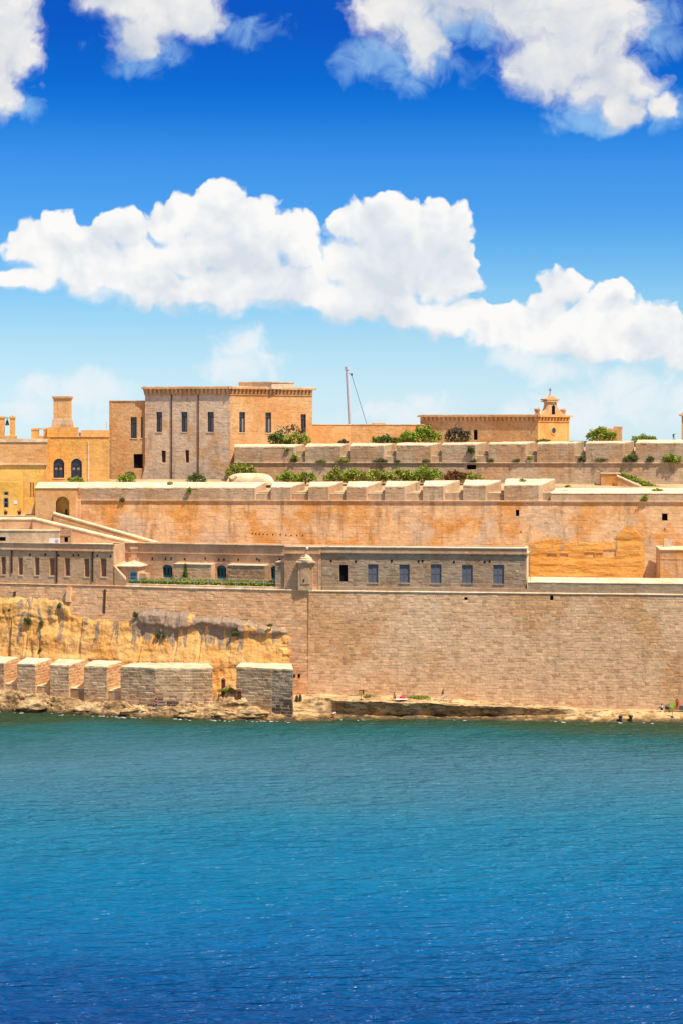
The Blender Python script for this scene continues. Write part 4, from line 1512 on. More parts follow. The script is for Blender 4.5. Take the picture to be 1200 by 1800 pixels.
# ------------------------------------------------------------------ gate tower, ramp and low walls on the left
a = pl(62, 333); b = pl(133.5, 333.2)
gt, gtw = house('gate_tower', 'plain peach gate tower with small arched doorway left of the golden rampart', 'tower', [a, b, (b[0], b[1] + 6), (a[0] - 1, a[1] + 6)], 25.5, Z(858.5, 333), ['peach', 'upper', 'peach', 'peach'], {0: [(98, 873, 122, 906)]})
h = gtw[0].parts[0]
spandrel(gt, gtw[0], h, 'peach', thick=.48)
back_panel(gt, gtw[0], h, 1.6, 'yellow', 'niche_back')
mb = MB(); gtw[0].rect(mb, (h[0] + 1.5, h[0] + 1.75, h[2], h[2] + 1.0), -1.55, -1.3); mb.out('post', 'frame', gt)
mb = MB(); mb.prism([(a[0] - .1, a[1] - .12), (b[0] + .2, b[1] - .12), (b[0] + .2, b[1] + 4), (a[0], a[1] + 4)], Z(858.5, 333), [Z(858.5, 333) + .12, Z(858.5, 333) + .12, Z(858.5, 333) + 1.0, Z(858.5, 333) + 1.0]); mb.out('coping', 'cap', gt)

def ramp(name, label, P, Q, drop, thick, mat):
    t = thing(name, label, 'wall', (P[0], P[1], P[2] - drop))
    P, Q = Vector(P), Vector(Q)
    bk = Vector((0, thick, 0)); dn = Vector((0, 0, -drop)); cp = Vector((0, 0, .22))
    mb = MB(); mb.hexa([P + dn, Q + dn, Q + dn + bk, P + dn + bk, P, Q, Q + bk, P + bk]); mb.out('wall', mat, t)
    f = Vector((0, -.1, 0))
    mb = MB(); mb.hexa([P + f, Q + f, Q + bk, P + bk, P + f + cp, Q + f + cp, Q + bk + cp + Vector((0, 0, .18)), P + bk + cp + Vector((0, 0, .18))]); mb.out('coping', 'cap', t)
    return t
ramp('ramp_wall', 'upper sloping ramp wall descending from the gate tower', W(94, 904, 332.2), W(278, 956.5, 330), 2.6, .9, 'peach')
ramp('ramp_wall', 'lower sloping ramp wall with bright coping descending below the gate tower', W(57, 913, 330.6), W(240, 957, 328.2), 3.2, 1.2, 'case')
ramp('terrace_edge_wall', 'level pale-topped wall below the yellow house at the left edge', W(-120, 914, 331.5), W(57.5, 914, 331.2), 3.6, 1.2, 'case')
mb = MB(); mb.prism([pl(-150, 332.5), pl(62, 332.4), pl(70, 345), pl(-150, 345)], 19, Z(906, 334)); structure(mb.out('yard_terrace', 'earth'))
mb = MB(); mb.prism([pl(60, 332), pl(290, 330), pl(290, 334), pl(60, 340)], 19, 25.4); structure(mb.out('ramp_ground', 'earth'))
a = pl(-80, 329); b = pl(104, 327.5)
lb, lbw = house('flat_outbuilding', 'low pale flat-roofed outbuilding on the casemate roof at left', 'building', [a, b, (b[0] + .4, b[1] + 3), (a[0], a[1] + 3)], 25.9, Z(933, 328.5), ['conc'], {0: [(-6, 944, 10, 951)]})
back_panel(lb, lbw[0], lbw[0].parts[0], .3, 'dark', 'window')
mb = MB(); mb.prism([(a[0], a[1] - .1), (b[0] + .1, b[1] - .1), (b[0] + .5, b[1] + 3), (a[0], a[1] + 3)], Z(933, 328.5) - .01, Z(933, 328.5) + .12); mb.out('roof_slab', 'cap', lb)
a = pl(105.5, 328); b = pl(125, 328)
st, stw = house('roof_cabin', 'little stone roof cabin with dark doorway beside the pale outbuilding', 'building', [a, b, (b[0], b[1] + 2), (a[0], a[1] + 2)], 25.9, Z(931, 328), ['barr'], {0: [(113, 944, 123, 953)]})
back_panel(st, stw[0], stw[0].parts[0], .5, 'dark', 'doorway')
band(st, stw[0], stw[0].h - 1.0, stw[0].h - .8, .12, 'barr', 'lintel_course')
c = W(96, 949.5, 326)
ac = thing('air_conditioner', 'white air conditioning unit on the casemate roof in front of outbuilding', 'appliance', (c.x, c.y, 26.0))
mb = MB(); mb.box((c.x, c.y, 26.55), (1.7, .6, .85)); mb.out('case', 'whitep', ac)
mb = MB(); mb.tube([(c.x + .4, c.y - .3, 26.55), (c.x + .4, c.y - .33, 26.55)], .32, 14); mb.out('fan_grille', 'steel', ac)
mb = MB(); mb.box((c.x - .6, c.y, 26.05), (.15, .6, .15)); mb.box((c.x + .6, c.y, 26.05), (.15, .6, .15)); mb.out('foot_rail', 'steel', ac)

# planters and railing in the yard
for x in (10, 34):
    c = W(x, 905, 333.2)
    t = thing('terrace_planter', ('left' if x < 20 else 'right') + ' of two small terracotta planters on the yellow house terrace', 'planter', c)
    mb = MB(); mb.lathe(c, [(.22, 0), (.32, .5), (.36, .5), (.36, .6), (.28, .6)], 10); mb.out('pot', 'rust', t)
    mb = MB()
    for i in range(40):
        v = Vector((random.gauss(0, .2), random.gauss(0, .2), .65 + abs(random.gauss(0, .15))))
        q = [c + v + Vector((random.uniform(-.12, .12), random.uniform(-.12, .12), random.uniform(-.1, .1))) for _ in range(3)]
        mb.add(q, [(0, 1, 2)])
    mb.out('plant', 'leaf2', t)
yr = thing('yard_railing', 'thin metal railing at the terrace end beside the gate tower', 'railing', W(46, 905, 333.4))
for i in range(6):
    p = W(46 + i * 3.4, 906, 333.4)
    mb = MB(); mb.tube([p, p + Vector((0, 0, 1.2))], .03, 6); mb.out('post', 'steel', yr)
mb = MB(); mb.tube([W(46, 906, 333.4) + Vector((0, 0, 1.2)), W(63, 906, 333.4) + Vector((0, 0, 1.2))], .03, 6); mb.out('rail', 'steel', yr)

# ------------------------------------------------------------------ yellow house
a = pl(-130, 339.5); b = pl(83, 342)
yh, yw = house('yellow_house', 'ochre yellow rendered house with small blue-framed window at left edge', 'building', [a, b, pl(82.5, 350), (a[0], a[1] + 9)], 29.5, Z(776, 341), ['yellow', 'peach'], {0: [(53, 848, 55.2, 874), (57.5, 848, 59.7, 874)]})
fw = yw[0]
for h in fw.parts:
    back_panel(yh, fw, h, .3, 'gold', 'slit')
v1 = fw.uv(40, 814)[1]
band(yh, fw, v1, fw.h - .004, .1, 'peach', 'upper_storey', 0, fw.w)
band(yh, fw, v1 - .3, v1 - .003, .3, 'cap', 'string_course', 0, fw.w)
band(yh, fw, fw.h - .1, fw.h + .5, .25, 'cap', 'parapet', 0, fw.w + .1)
w_up = Wall(fw.pt(0, v1, .1)[:2], fw.pt(fw.w, v1, .1)[:2], fw.pt(0, v1)[2] + .02, fw.z1 - .15)
masonry(yh, w_up, .5, 1.1, 'peach', 60, seed=41, proud=(.004, .03), missing=.04)
a = pl(-130, 335.4); b = pl(32, 337.4)
an, anw = house('yellow_annex', 'bright yellow lean-to front with blue-grey door and small square window', 'building', [a, b, (b[0] + .3, b[1] + 3.2), (a[0], a[1] + 3.2)], 30.0, Z(847, 338), ['yellow'], {0: [(7, 864, 15, 870), (6.5, 875, 15, 892)]})
for i, h in enumerate(anw[0].parts):
    w = back_panel(an, anw[0], h, .2, 'glass', 'window' if i == 0 else 'door')
    mb = MB(); t_ = .14
    anw[0].rect(mb, (h[0], h[0] + t_, h[2], h[3]), -.19, .03); anw[0].rect(mb, (h[1] - t_, h[1], h[2], h[3]), -.19, .03); anw[0].rect(mb, (h[0] + t_, h[1] - t_, h[3] - t_, h[3]), -.19, .03)
    if i:
        anw[0].rect(mb, (h[0] + t_, h[1] - t_, (h[2] + h[3]) / 2 - .06, (h[2] + h[3]) / 2 + .06), -.19, 0)
    mb.out('frame', 'shut', w)
h = anw[0].hole(24, 880, 30, 886)
mb = MB(); anw[0].rect(mb, h, .0, .05); mb.out('plaque', 'whitep', an)

# belfry at the far left
bf = thing('bell_gable', 'two-pillared stone bell gable with small dark bell at the left edge', 'bell gable', W(13, 772, 352))
Yb = 352
for x0, x1 in ((-8, 7.5), (18, 26)):
    p = W((x0 + x1) / 2, 752, Yb)
    mb = MB(); mb.box((p.x, p.y, (Z(735, Yb) + 42.0) / 2), ((x1 - x0) / FPX * Yb, .9, Z(735, Yb) - 42.0)); mb.box((p.x, p.y, Z(733.5, Yb)), ((x1 - x0) / FPX * Yb + .25, 1.1, .3))
    mb.lathe((p.x, p.y, Z(733.5, Yb) + .15), [(.12, 0), (.16, .15), (.05, .4)], 8)
    mb.out('pillar', 'gold', bf)
p = W(9, 767, Yb); mb = MB(); mb.box((p.x, p.y, p.z - .3), (4.2, 1.2, .8)); mb.out('base', 'gold', bf)
p = W(12.7, 735, Yb)
mb = MB(); mb.tube([W(7, 734.5, Yb), W(18.5, 734.5, Yb)], .07, 6); mb.out('beam', 'frame', bf)
mb = MB(); mb.lathe((p.x, p.y, Z(747.5, Yb)), [(.42, 0), (.36, .12), (.26, .5), (.2, .85), (.06, 1.05), (.06, 1.25)], 12); bo = mb.out('bell', 'bronze', bf)
mb = MB(); mb.tube([(p.x, p.y, Z(747.5, Yb) - .12), (p.x, p.y, Z(747.5, Yb) + .3)], .05, 6); mb.out('clapper', 'bronze', bo)

# ------------------------------------------------------------------ golden house with arched windows
a = pl(83, 347); b = pl(192.5, 349.5)
gh, ghw = house('golden_house', 'golden stone house with two dark arched windows and white downpipe', 'building', [a, b, pl(192, 357), (a[0], a[1] + 9)], 33.5, Z(768, 348), ['gold'], {0: [(94, 806, 113, 840), (125, 806, 144, 840)]})
fw = ghw[0]
masonry(gh, fw, .5, 1.0, 'gold', 40, fw.parts, seed=43, proud=(.002, .014), gap=.02)
for h in fw.parts:
    spandrel(gh, fw, h, 'gold', d=.012, thick=.45)
    w = win_casement(gh, fw, h, .3, .58, False, True)
    u0, u1, v0, v1 = h
    for k in (0, 1):
        mb = MB(); s = u0 + .3 + k * (u1 - u0) * .42
        fw.rect(mb, (s, s + .45, v0 + (v1 - v0) * .42, v0 + (v1 - v0) * .56), -.31, -.285); mb.out('blind', 'pale', w)
band(gh, fw, fw.h - .02, fw.h + .12, .15, 'gold', 'coping')
h = fw.hole(154, 776, 156.6, 848)
mb = MB(); fw.rect(mb, h, .02, .15); mb.out('downpipe', 'cap', gh)
ub = MB(); ub.prism([pl(83, 348), pl(138, 349), pl(138, 354), pl(83, 354)], Z(770, 348), Z(751, 348.5)); ub.out('roof_block', 'gold', gh)
ub = MB(); ub.prism([pl(142, 352), pl(193, 353), pl(193, 356), pl(142, 356)], Z(772, 352), Z(756, 352.5)); ub.out('rear_parapet', 'peach', gh)
ub = MB(); ub.prism([pl(138.5, 351), pl(142, 351), pl(142, 354), pl(138.5, 354)], Z(772, 351), Z(760, 351)); ub.out('roof_tank', 'shut', gh)
ls = thing('roof_shelter', 'small open roof shelter left of the golden house turret', 'shelter', W(69, 772, 350))
for x0, x1 in ((55, 69), (76.5, 83.5)):
    mb = MB(); mb.prism([pl(x0, 350), pl(x1, 350), pl(x1, 353), pl(x0, 353)], 42.5, Z(755, 350)); mb.out('pier', 'gold', ls)
mb = MB(); mb.prism([pl(54.5, 349.9), pl(84, 349.9), pl(84, 353.2), pl(54.5, 353.2)], Z(755, 350), Z(752, 350)); mb.out('roof', 'cap', ls)
mb = MB(); mb.prism([pl(69, 350.1), pl(76.5, 350.1), pl(76.5, 352.9), pl(69, 352.9)], 42.5, Z(766, 350)); mb.out('sill_wall', 'gold', ls)

tc_ = W(110, 745, 351)
tu = thing('roof_turret', 'slim golden turret with flared base standing on the golden house roof', 'turret', tc_)
zb = Z(749, 351); s = 351 / FPX
def turr(prof, name, mat):
    mb = MB(); k = 10
    for hw, py in prof:
        z = Z(py, 351)
        for j in range(4):
            sx, sy = ((-1, -1), (1, -1), (1, 1), (-1, 1))[j]
            mb.v.append((tc_.x + sx * hw * s, tc_.y + sy * hw * s, z))
    for i in range(len(prof) - 1):
        for j in range(4):
            q, r_ = i * 4 + j, i * 4 + (j + 1) % 4
            mb.f.append((q, r_, r_ + 4, q + 4))
    mb.f.append((3, 2, 1, 0)); n = (len(prof) - 1) * 4; mb.f.append((n, n + 1, n + 2, n + 3))
    return mb.out(name, mat, tu)
turr([(17, 752), (17, 746), (15.5, 738), (14.5, 735)], 'base', 'para')
turr([(14.2, 735), (14.0, 702)], 'shaft', 'peach')
turr([(14.6, 702), (16, 699.5), (16, 696.5)], 'cornice', 'peach')
for dx in (-6, 7):
    mb = MB(); mb.box((tc_.x + dx * s, tc_.y - 14.1 * s, Z(718, 351)), (.1, .06, 3.0)); mb.out('rib', 'gold', tu)

# ------------------------------------------------------------------ the keep
KZ = Z(681, 357)
a = pl(192, 359); b = pl(256, 359)
kn, knw = house('keep_annex', 'plain flat-roofed orange wing joined to the left of the big cornice building', 'building', [a, b, (b[0], b[1] + 8), (a[0] + 1, a[1] + 8)], 34.5, Z(705, 359), ['keepr'], {0: [(230, 733, 240.5, 770), (248, 733, 255, 770), (235, 798, 252, 823)]})
fw = knw[0]
masonry(kn, fw, .52, 1.05, 'keepr', 40, fw.parts, seed=51, proud=(.002, .016), gap=.02, missing=.02)
for h in fw.parts[:2]:
    win_casement(kn, fw, h, .3, .7, False)
back_panel(kn, fw, fw.parts[2], .6, 'dark', 'opening')
band(kn, fw, fw.h - .02, fw.h + .12, .12, 'keepr', 'coping')

k0 = pl(255, 358.5); k1 = pl(405, 355.5); k2 = pl(549, 365.5)
k3 = (k2[0] - 6, k2[1] + 9); k4 = (k0[0] + 2, k0[1] + 10)
kp, kw = house('keep', 'large two-storey cornice building with grey weathered left face and golden right face', 'building', [k0, k1, k2, k3, k4], 33.5, KZ, ['keep', 'keepr', 'keepr', 'keep', 'keep'],
               {0: [(275, 724, 285, 759), (319, 724, 329.5, 759), (365, 724, 376, 759), (284, 792, 291.5, 813), (326, 791, 332.5, 813)],
                1: [(421, 724, 431, 760), (467, 725, 477, 760.5), (529, 728, 538, 762)]})
for wi in (0, 1):
    fw = kw[wi]
    masonry(kp, fw, .52, 1.05, 'keep' if wi == 0 else 'keepr', 60, fw.parts, seed=52 + wi, proud=(.002, .018), gap=.02, missing=.03, v_rng=(0, fw.h - 1.4))
    for i, h in enumerate(fw.parts):
        if wi == 0 and i > 2:
            back_panel(kp, fw, h, .45, 'rust', 'slit_window')
        else:
            win_casement(kp, fw, h, .32, .72, i != 2 or wi == 0)
    cornice(kp, fw, 'keepr', .55, 1.25, .8)
    co = band(kp, fw, fw.h + .06, fw.h + .2, .35, 'cap', 'coping', -.3, fw.w + .3)
cornice(kp, kw[4], 'keepr', .55, 1.25, .8)
fw = kw[0]
for x in (302, 349):
    h = fw.hole(x - .8, 693, x + .8, 846)
    mb = MB(); fw.rect(mb, h, .0, .17); mb.out('downpipe', 'rust', kp)
rb = MB(); rb.prism([pl(420, 361), pl(478, 359.5), pl(517, 363), pl(500, 368), pl(430, 368)], KZ - .2, Z(672.5, 361)); ro = rb.out('roof_house', 'keep', kp)
rb = MB(); rb.prism([pl(419, 360.8), pl(478, 359.3), pl(518, 363), pl(500, 368.2), pl(430, 368.2)], Z(672.5, 361), Z(671, 361)); rb.out('roof_slab', 'cap', ro)
# flared foot at the left corner
mb = MB(); q = [fw.pt(0, 0), fw.pt(0, 0) + Vector((-2.2, -.4, 0)), fw.pt(0, 5.2)]
base_ = [fw.pt(.02, 0, .04), fw.pt(.02, 0, -1.0)]
vs_ = []
for k in range(7):
    t = k / 6
    off = 2.2 * (1 - t) ** 1.8
    for dd in (.25 * (1 - t) + .03, -.9):
        vs_.append(fw.pt(-off, 5.6 * t, dd)); vs_.append(fw.pt(.6, 5.6 * t, dd))
fs_ = []
for k in range(6):
    o_ = k * 4
    fs_ += [(o_, o_ + 1, o_ + 5, o_ + 4), (o_ + 2, o_ + 6, o_ + 7, o_ + 3), (o_, o_ + 4, o_ + 6, o_ + 2)]
mb.add(vs_, fs_); mb.out('flared_foot', 'keep', kp)

# mast
ms = thing('mast', 'tall pale steel mast leaning slightly behind the rear curtain wall', 'mast', W(615, 750, 380))
mb = MB(); mb.tube([W(615.2, 752, 380), W(609.8, 650, 380)], [.36, .32], 12); mb.out('pole', 'mastp', ms)
mb = MB(); mb.tube([W(609.8, 650, 380), W(609.5, 644.5, 380)], [.42, .44], 12); mb.out('cap', 'mastp', ms)
mb = MB(); mb.tube([W(616.5, 656, 380), W(646, 752, 381)], .045, 5); mb.out('guy_wire', 'frame', ms)
mb = MB(); mb.tube([W(610.5, 655, 380), W(617.5, 658, 380)], .06, 6); mb.tube([W(617.5, 656, 380), W(617.8, 660, 380)], .16, 8); mb.out('pulley', 'frame', ms)

# rear curtain wall
ra = pl(540, 368); rm = pl(616, 371); rb_ = pl(745, 372)
rc = thing('rear_curtain_wall', 'plain peach curtain wall between the big cornice building and the church', 'wall', (ra[0], ra[1], 41))
for i, (p, q) in enumerate(((ra, rm), (rm, rb_))):
    w = Wall(p, q, 40.5, Z(746.5, 370))
    mb = MB(); w.slab(mb, 1.0); mb.out('wall', 'peach', rc)
    masonry(rc, w, .52, 1.1, 'peach', 40, seed=61 + i, proud=(.003, .02), gap=.02, missing=.02)
    band(rc, w, w.h - .01, w.h + .12, .1, 'cap', 'coping', -.02 + i * .1, w.w + .02, -1.0)
c = W(665, 746, 372)
mb = MB(); mb.box((c.x, c.y + .4, c.z + .05), (2.6, .8, .5)); mb.out('raised_block', 'peach', rc)

# ------------------------------------------------------------------ church
CZ = Z(730, 371)
c0 = pl(738, 376); c1 = pl(945, 369.5); c2 = pl(1000, 376.5)
c3 = (c2[0] - 12, c2[1] + 8); c4 = (c0[0] + 1, c0[1] + 9)
cu, cw_ = house('church', 'small stone church with bracketed cornice and sunlit golden gable front on the skyline', 'church', [c0, c1, c2, c3, c4], 40.5, CZ, ['church', 'facade', 'facade', 'church', 'church'],
                {0: [(831.5, 755, 838.5, 773), (750.5, 746, 757, 754)]})
fw = cw_[0]
masonry(cu, fw, .52, 1.1, 'church', 60, fw.parts, seed=71, proud=(.002, .018), gap=.02, missing=.02, v_rng=(0, fw.h - 1.4))
spandrel(cu, fw, fw.parts[0], 'church', d=.01, thick=.4)
back_panel(cu, fw, fw.parts[0], .45, 'dark', 'window'); back_panel(cu, fw, fw.parts[1], .3, 'rust', 'window')
cornice(cu, fw, 'church', .5, 1.1, .85)
band(cu, fw, fw.h + .06, fw.h + .18, .3, 'cap', 'coping')
ff = cw_[1]
cornice(cu, ff, 'facade', .5, 1.1, .9)
uo, vo = ff.uv(972, 757)
oc = MB()
for ri, ro_, d0, d1 in ((.55, .78, -.05, .12),):
    n = 20
    vs_ = []
    for k in range(n):
        t = 2 * math.pi * k / n
        for rr_, dd in ((ri, d1), (ro_, d1), (ro_, d0), (ri, d0)):
            vs_.append(ff.pt(uo + rr_ * math.cos(t) * 1.15, vo + rr_ * math.sin(t), dd))
    fs_ = []
    for k in range(n):
        k2 = (k + 1) % n
        for j in range(4):
            j2 = (j + 1) % 4
            fs_.append((k * 4 + j, k * 4 + j2, k2 * 4 + j2, k2 * 4 + j))
    oc.add(vs_, fs_)
ocw = oc.out('oculus', 'cheek', cu)
mb = MB(); n = 20
mb.add([ff.pt(uo + .56 * 1.15 * math.cos(2 * math.pi * k / n), vo + .56 * math.sin(2 * math.pi * k / n), .02) for k in range(n)], [tuple(range(n))]); mb.out('pane', 'glass', ocw)
hh = ff.hole(966, 768, 980, 778)
mb = MB(); ff.rect(mb, hh, 0, .12); mb.out('door_hood', 'gold', cu)

# bell gable over the front: outline extruded along the facade plane
bg_ = thing('church_gable', 'baroque scrolled belfry with arched niche and cross on the church front', 'belfry', ff.pt(ff.w / 2, ff.h))
def P_(px, py): return ff.uv(px, py)
OUT = [(949, 727), (955, 724.5), (959, 720), (961, 714), (961.5, 708), (959, 706), (959, 703.5), (962, 703), (958, 701), (962, 699), (966, 697.5), (969, 695), (972, 697.5), (976, 699), (980, 701), (976.5, 703), (979, 703.5), (979, 706), (977, 708), (977.5, 713), (980, 718.5), (985, 723.5), (993, 727)]
pts = [P_(x, y) for x, y in OUT]
pts[0] = (pts[0][0], ff.h - .02); pts[-1] = (pts[-1][0], ff.h - .02)
pts = pts[::-1]
n = len(pts)
th = .9
NI = [P_(968.5, 728), P_(974, 728), P_(974, 714), P_(971.3, 711.5), P_(968.5, 714)]
vs_ = [ff.pt(x, y, .1) for x, y in pts] + [ff.pt(x, y, .1 - th) for x, y in pts]
fs_ = [tuple(range(n)), tuple(range(2 * n - 1, n - 1, -1))] + [(i, i + n, (i + 1) % n + n, (i + 1) % n) for i in range(n)]
mb = MB(); mb.add(vs_, fs_); mb.out('gable', 'church', bg_)
mb = MB(); mb.add([ff.pt(x, y, .14) for x, y in NI] + [ff.pt(x, y, .0) for x, y in NI], [(0, 1, 2, 3, 4), (0, 5, 6, 1), (1, 6, 7, 2), (2, 7, 8, 3), (3, 8, 9, 4), (4, 9, 5, 0)]); mb.out('niche', 'dark', bg_)
for y, e in ((702, .5), (705, .25)):
    x0, x1 = P_(959.5, y), P_(979, y)
    mb = MB(); ff.rect(mb, (x0[0] - e * .6, x1[0] + e * .6, x0[1] - .12, x0[1] + .1), -1.2, .4); mb.out('moulding', 'church', bg_)
u_, v_ = P_(968.7, 696)
mb = MB(); cpt = ff.pt(u_, v_, -.35); mb.lathe(cpt, [(.45, -.2), (.35, .1), (.2, .15), (.22, .3), (.08, .42)], 10); mb.out('finial', 'church', bg_)
cr_ = MB(); cr_.box((cpt.x, cpt.y, cpt.z + .95), (.13, .13, 1.2)); cr_.box((cpt.x, cpt.y, cpt.z + 1.17), (.62, .12, .13)); cr_.out('cross', 'bronze', bg_)
for x in (945.5, 991):
    u_, v_ = P_(x, 728); c = ff.pt(u_, ff.h + .06, -.25)
    nm = 'church_urn'
    t = thing(nm, ('left' if x < 960 else 'right') + ' stone urn on the corner of the church front', 'urn', c)
    mb = MB(); mb.box((c.x, c.y, c.z + .2), (.85, .85, .4)); mb.out('foot', 'church', t)
    mb = MB(); mb.lathe((c.x, c.y, c.z + .4), [(.25, 0), (.36, .08), (.5, .3), (.6, .65), (.55, .8), (.36, .84)], 12); mb.out('bowl', 'church', t)
    mb = MB(); mb.lathe((c.x + .25, c.y, c.z + 1.22), [(.1, 0), (.14, .12), (.05, .25)], 8); mb.out('knob', 'church', t)

# ------------------------------------------------------------------ right skyline
a = pl(1048, 378); b = pl(1093, 378)
rt, rtw = house('ruined_turret', 'broken stone turret stump behind the green tree on the upper rampart', 'tower', [a, b, (b[0] - .3, b[1] + 4), (a[0] + .3, a[1] + 4)], 41, Z(753, 378), ['church'], {})
masonry(rt, rtw[0], .5, 1.0, 'church', 20, seed=81, proud=(.005, .03))
c = W(1086, 752, 378.6)
mb = MB(); mb.box((c.x, c.y, c.z), (1.6, .8, .5)); mb.out('broken_top', 'church', rt)
c = W(1215, 775, 360)
cb_ = thing('end_pavilion', 'stone pavilion with projecting cornice cut off by the right edge', 'building', (c.x, c.y, 41))
mb = MB(); mb.prism([pl(1197.5, 360), pl(1240, 360), pl(1240, 364), pl(1198.5, 364)], 41, Z(731, 360)); mb.out('wall', 'church', cb_)
mb = MB(); mb.prism([pl(1193, 359.6), pl(1244, 359.6), pl(1244, 364.4), pl(1194, 364.4)], Z(731, 360), Z(728, 360)); mb.out('cornice', 'church', cb_)
mb = MB(); mb.prism([pl(1198, 360), pl(1240, 360), pl(1240, 364), pl(1199, 364)], Z(728, 360), Z(725, 360)); mb.out('parapet', 'church', cb_)

# roof aerial
c = W(187, 757, 354)
t = thing('roof_aerial', 'thin metal roof aerial beside the left wing of the big cornice building', 'aerial', c)
mb = MB(); mb.tube([c, c + Vector((0, 0, 1.7))], .03, 5); mb.out('pole', 'steel', t)
for k in range(4):
    mb = MB(); z = 1.1 + k * .18; mb.tube([c + Vector((-.35 + k * .05, 0, z)), c + Vector((.35 - k * .05, 0, z))], .02, 4); mb.out('element', 'steel', t)


# ------------------------------------------------------------------ plants
def leaves(name, mat, parent, lumps, n, size, seed, kind=None):
    """many leaf-sized faces spread through overlapping lumps; lumps: (centre, (rx, ry, rz), weight)"""
    rg = np.random.default_rng(seed)
    wts = np.array([l[2] for l in lumps], float)
    idx = rg.choice(len(lumps), n, p=wts / wts.sum())
    C = np.array([l[0] for l in lumps])[idx]
    RR = np.array([l[1] for l in lumps])[idx]
    d = rg.normal(size=(n, 3))
    d /= np.linalg.norm(d, axis=1)[:, None]
    rad = rg.uniform(.35, 1.0, n) ** .55 * rg.uniform(.85, 1.15, n)
    P = C + d * RR * rad[:, None]
    nrm = d * .6 + rg.normal(size=(n, 3)) * .6 + np.array([0, 0, .35])
    nrm /= np.linalg.norm(nrm, axis=1)[:, None]
    t = np.cross(nrm, rg.normal(size=(n, 3)))
    t /= np.linalg.norm(t, axis=1)[:, None]
    b = np.cross(nrm, t)
    s = (size * rg.uniform(.6, 1.35, n))[:, None]
    V = np.stack([P - t * s, P - b * s * .42 + nrm * s * .1, P + t * s, P + b * s * .42 + nrm * s * .1], 1).reshape(-1, 3)
    F = np.arange(n * 4).reshape(-1, 4).tolist()
    return mesh(name, V.tolist(), F, mat, parent, kind=kind)


def bush(name, label, px, py, Y, wpx, hpx, mat, n=None, group=None, seed=1, cat='shrub', zbase=None, trunk=.25):
    """px, py: foot in the photograph; wpx, hpx: size there"""
    rr = random.Random(seed)
    c = W(px, py, Y)
    if zbase is not None:
        c.z = zbase
    s = Y / FPX
    w, h = wpx * s, hpx * s * (1.15 if cat != 'weed' else 1.0)
    t = thing(name, label, cat, c, group)
    lumps = []
    k = max(3, int(wpx / 9))
    for i in range(k):
        f = (i + .5) / k
        x = (f - .5) * w * .8
        hh = h * (1 - .55 * abs(f - .5) * 2 * rr.uniform(.5, 1.0))
        r = max(w / k * .9, h * .24)
        lumps.append(((c.x + x, c.y + rr.uniform(-.3, .3) * h, c.z + hh * .48), (r * rr.uniform(.8, 1.2), r * .9, hh * .48), 1.0))
        lumps.append(((c.x + x + rr.uniform(-.2, .2) * w / k, c.y - .2 * h, c.z + hh * rr.uniform(.6, .8)), (r * .55, r * .55, hh * .24), .6))
    for i in range(k + 3):
        x = rr.uniform(-.5, .5) * w
        lumps.append(((c.x + x, c.y + rr.uniform(-.3, .3) * h, c.z + h * rr.uniform(.5, 1.0) * (1 - abs(x / w) * .8)), (h * .1, h * .1, h * rr.uniform(.12, .26)), .14))
    size = max(.12, min(.3, h * .13))
    n = n or int(min(5000, max(160, 11 * w * h / (size * size) * .45)))
    leaves('crown', mat, t, lumps, n, size, seed)
    mb = MB()
    for i in range(4):
        l = lumps[rr.randrange(len(lumps))][0]
        mb.tube([(c.x + rr.uniform(-.1, .1), c.y + .1, c.z + (.1 if cat == 'weed' else -.3)), (c.x + (l[0] - c.x) * .5, l[1], c.z + h * .25), (l[0], l[1], l[2])], [.09, .06, .03], 5)
    mb.out('stem', 'wood', t)
    return t


# on the upper terrace, skyline
bush('bush', 'dark spiky bush at the foot of the keep, left of the pale one', 489, 783, 352, 32, 24, 'leaf2', seed=1)
bush('bush', 'pale yellow-green bush against the right end of the keep', 521, 783, 351.5, 50, 22, 'leaf3', seed=2)
bush('bush', 'dry bare twiggy bush behind the pale yellow-green bush at the keep', 511, 778, 354, 60, 32, 'leaf4', n=260, seed=3)
bush('bush', 'low olive bush before the rear curtain wall, left of the bright green tree', 676, 781, 356, 50, 16, 'leaf2', seed=4)
bush('round_tree', 'large bright green bushy tree left of the church side wall', 742, 782, 356, 62, 32, 'leaf1', seed=5, cat='tree')
bush('bush', 'mid green bush tucked against the left side of the large bright green tree', 712, 782, 355, 30, 22, 'leaf1', seed=6)
bush('bush', 'round grey-brown twiggy bush in front of the church side wall', 803, 780, 356, 44, 30, 'leaf4', seed=7)
bush('bush', 'low dark tuft at the foot of the rear curtain wall', 603, 781, 356, 18, 9, 'leaf4', seed=8)
bush('round_tree', 'spreading green tree in front of the broken turret stump', 1056, 777, 362, 58, 25, 'leaf1', seed=9, cat='tree')
bush('bush', 'low wide green bush right of the broken turret on the upper rampart', 1132, 777, 362, 46, 13, 'leaf1', seed=10)
bush('bush', 'low dark weeds at the foot of the church front', 955, 779, 366, 26, 7, 'leaf2', seed=11)
# at the keep foot and golden house
bush('bush', 'bright clipped green bush under the right arched window', 134, 850, 341, 28, 12, 'leaf1', seed=12)
bush('bush', 'green bush at the foot of the keep annex', 222, 851, 343, 32, 18, 'leaf1', seed=13)
bush('bush', 'dark green bush behind the one at the keep annex foot', 228, 845, 346, 20, 16, 'leaf2', seed=113)
bush('bush', 'dark bush at the foot of the keep grey face', 346, 849, 344, 34, 16, 'leaf2', seed=14)
bush('bush', 'wide olive bush behind the whitewashed vault', 424, 842, 346.3, 58, 26, 'leaf3', seed=15)
bush('bush', 'small bush growing on the left end of the whitewashed vault', 423, 846, 341.5, 20, 10, 'leaf1', seed=16)
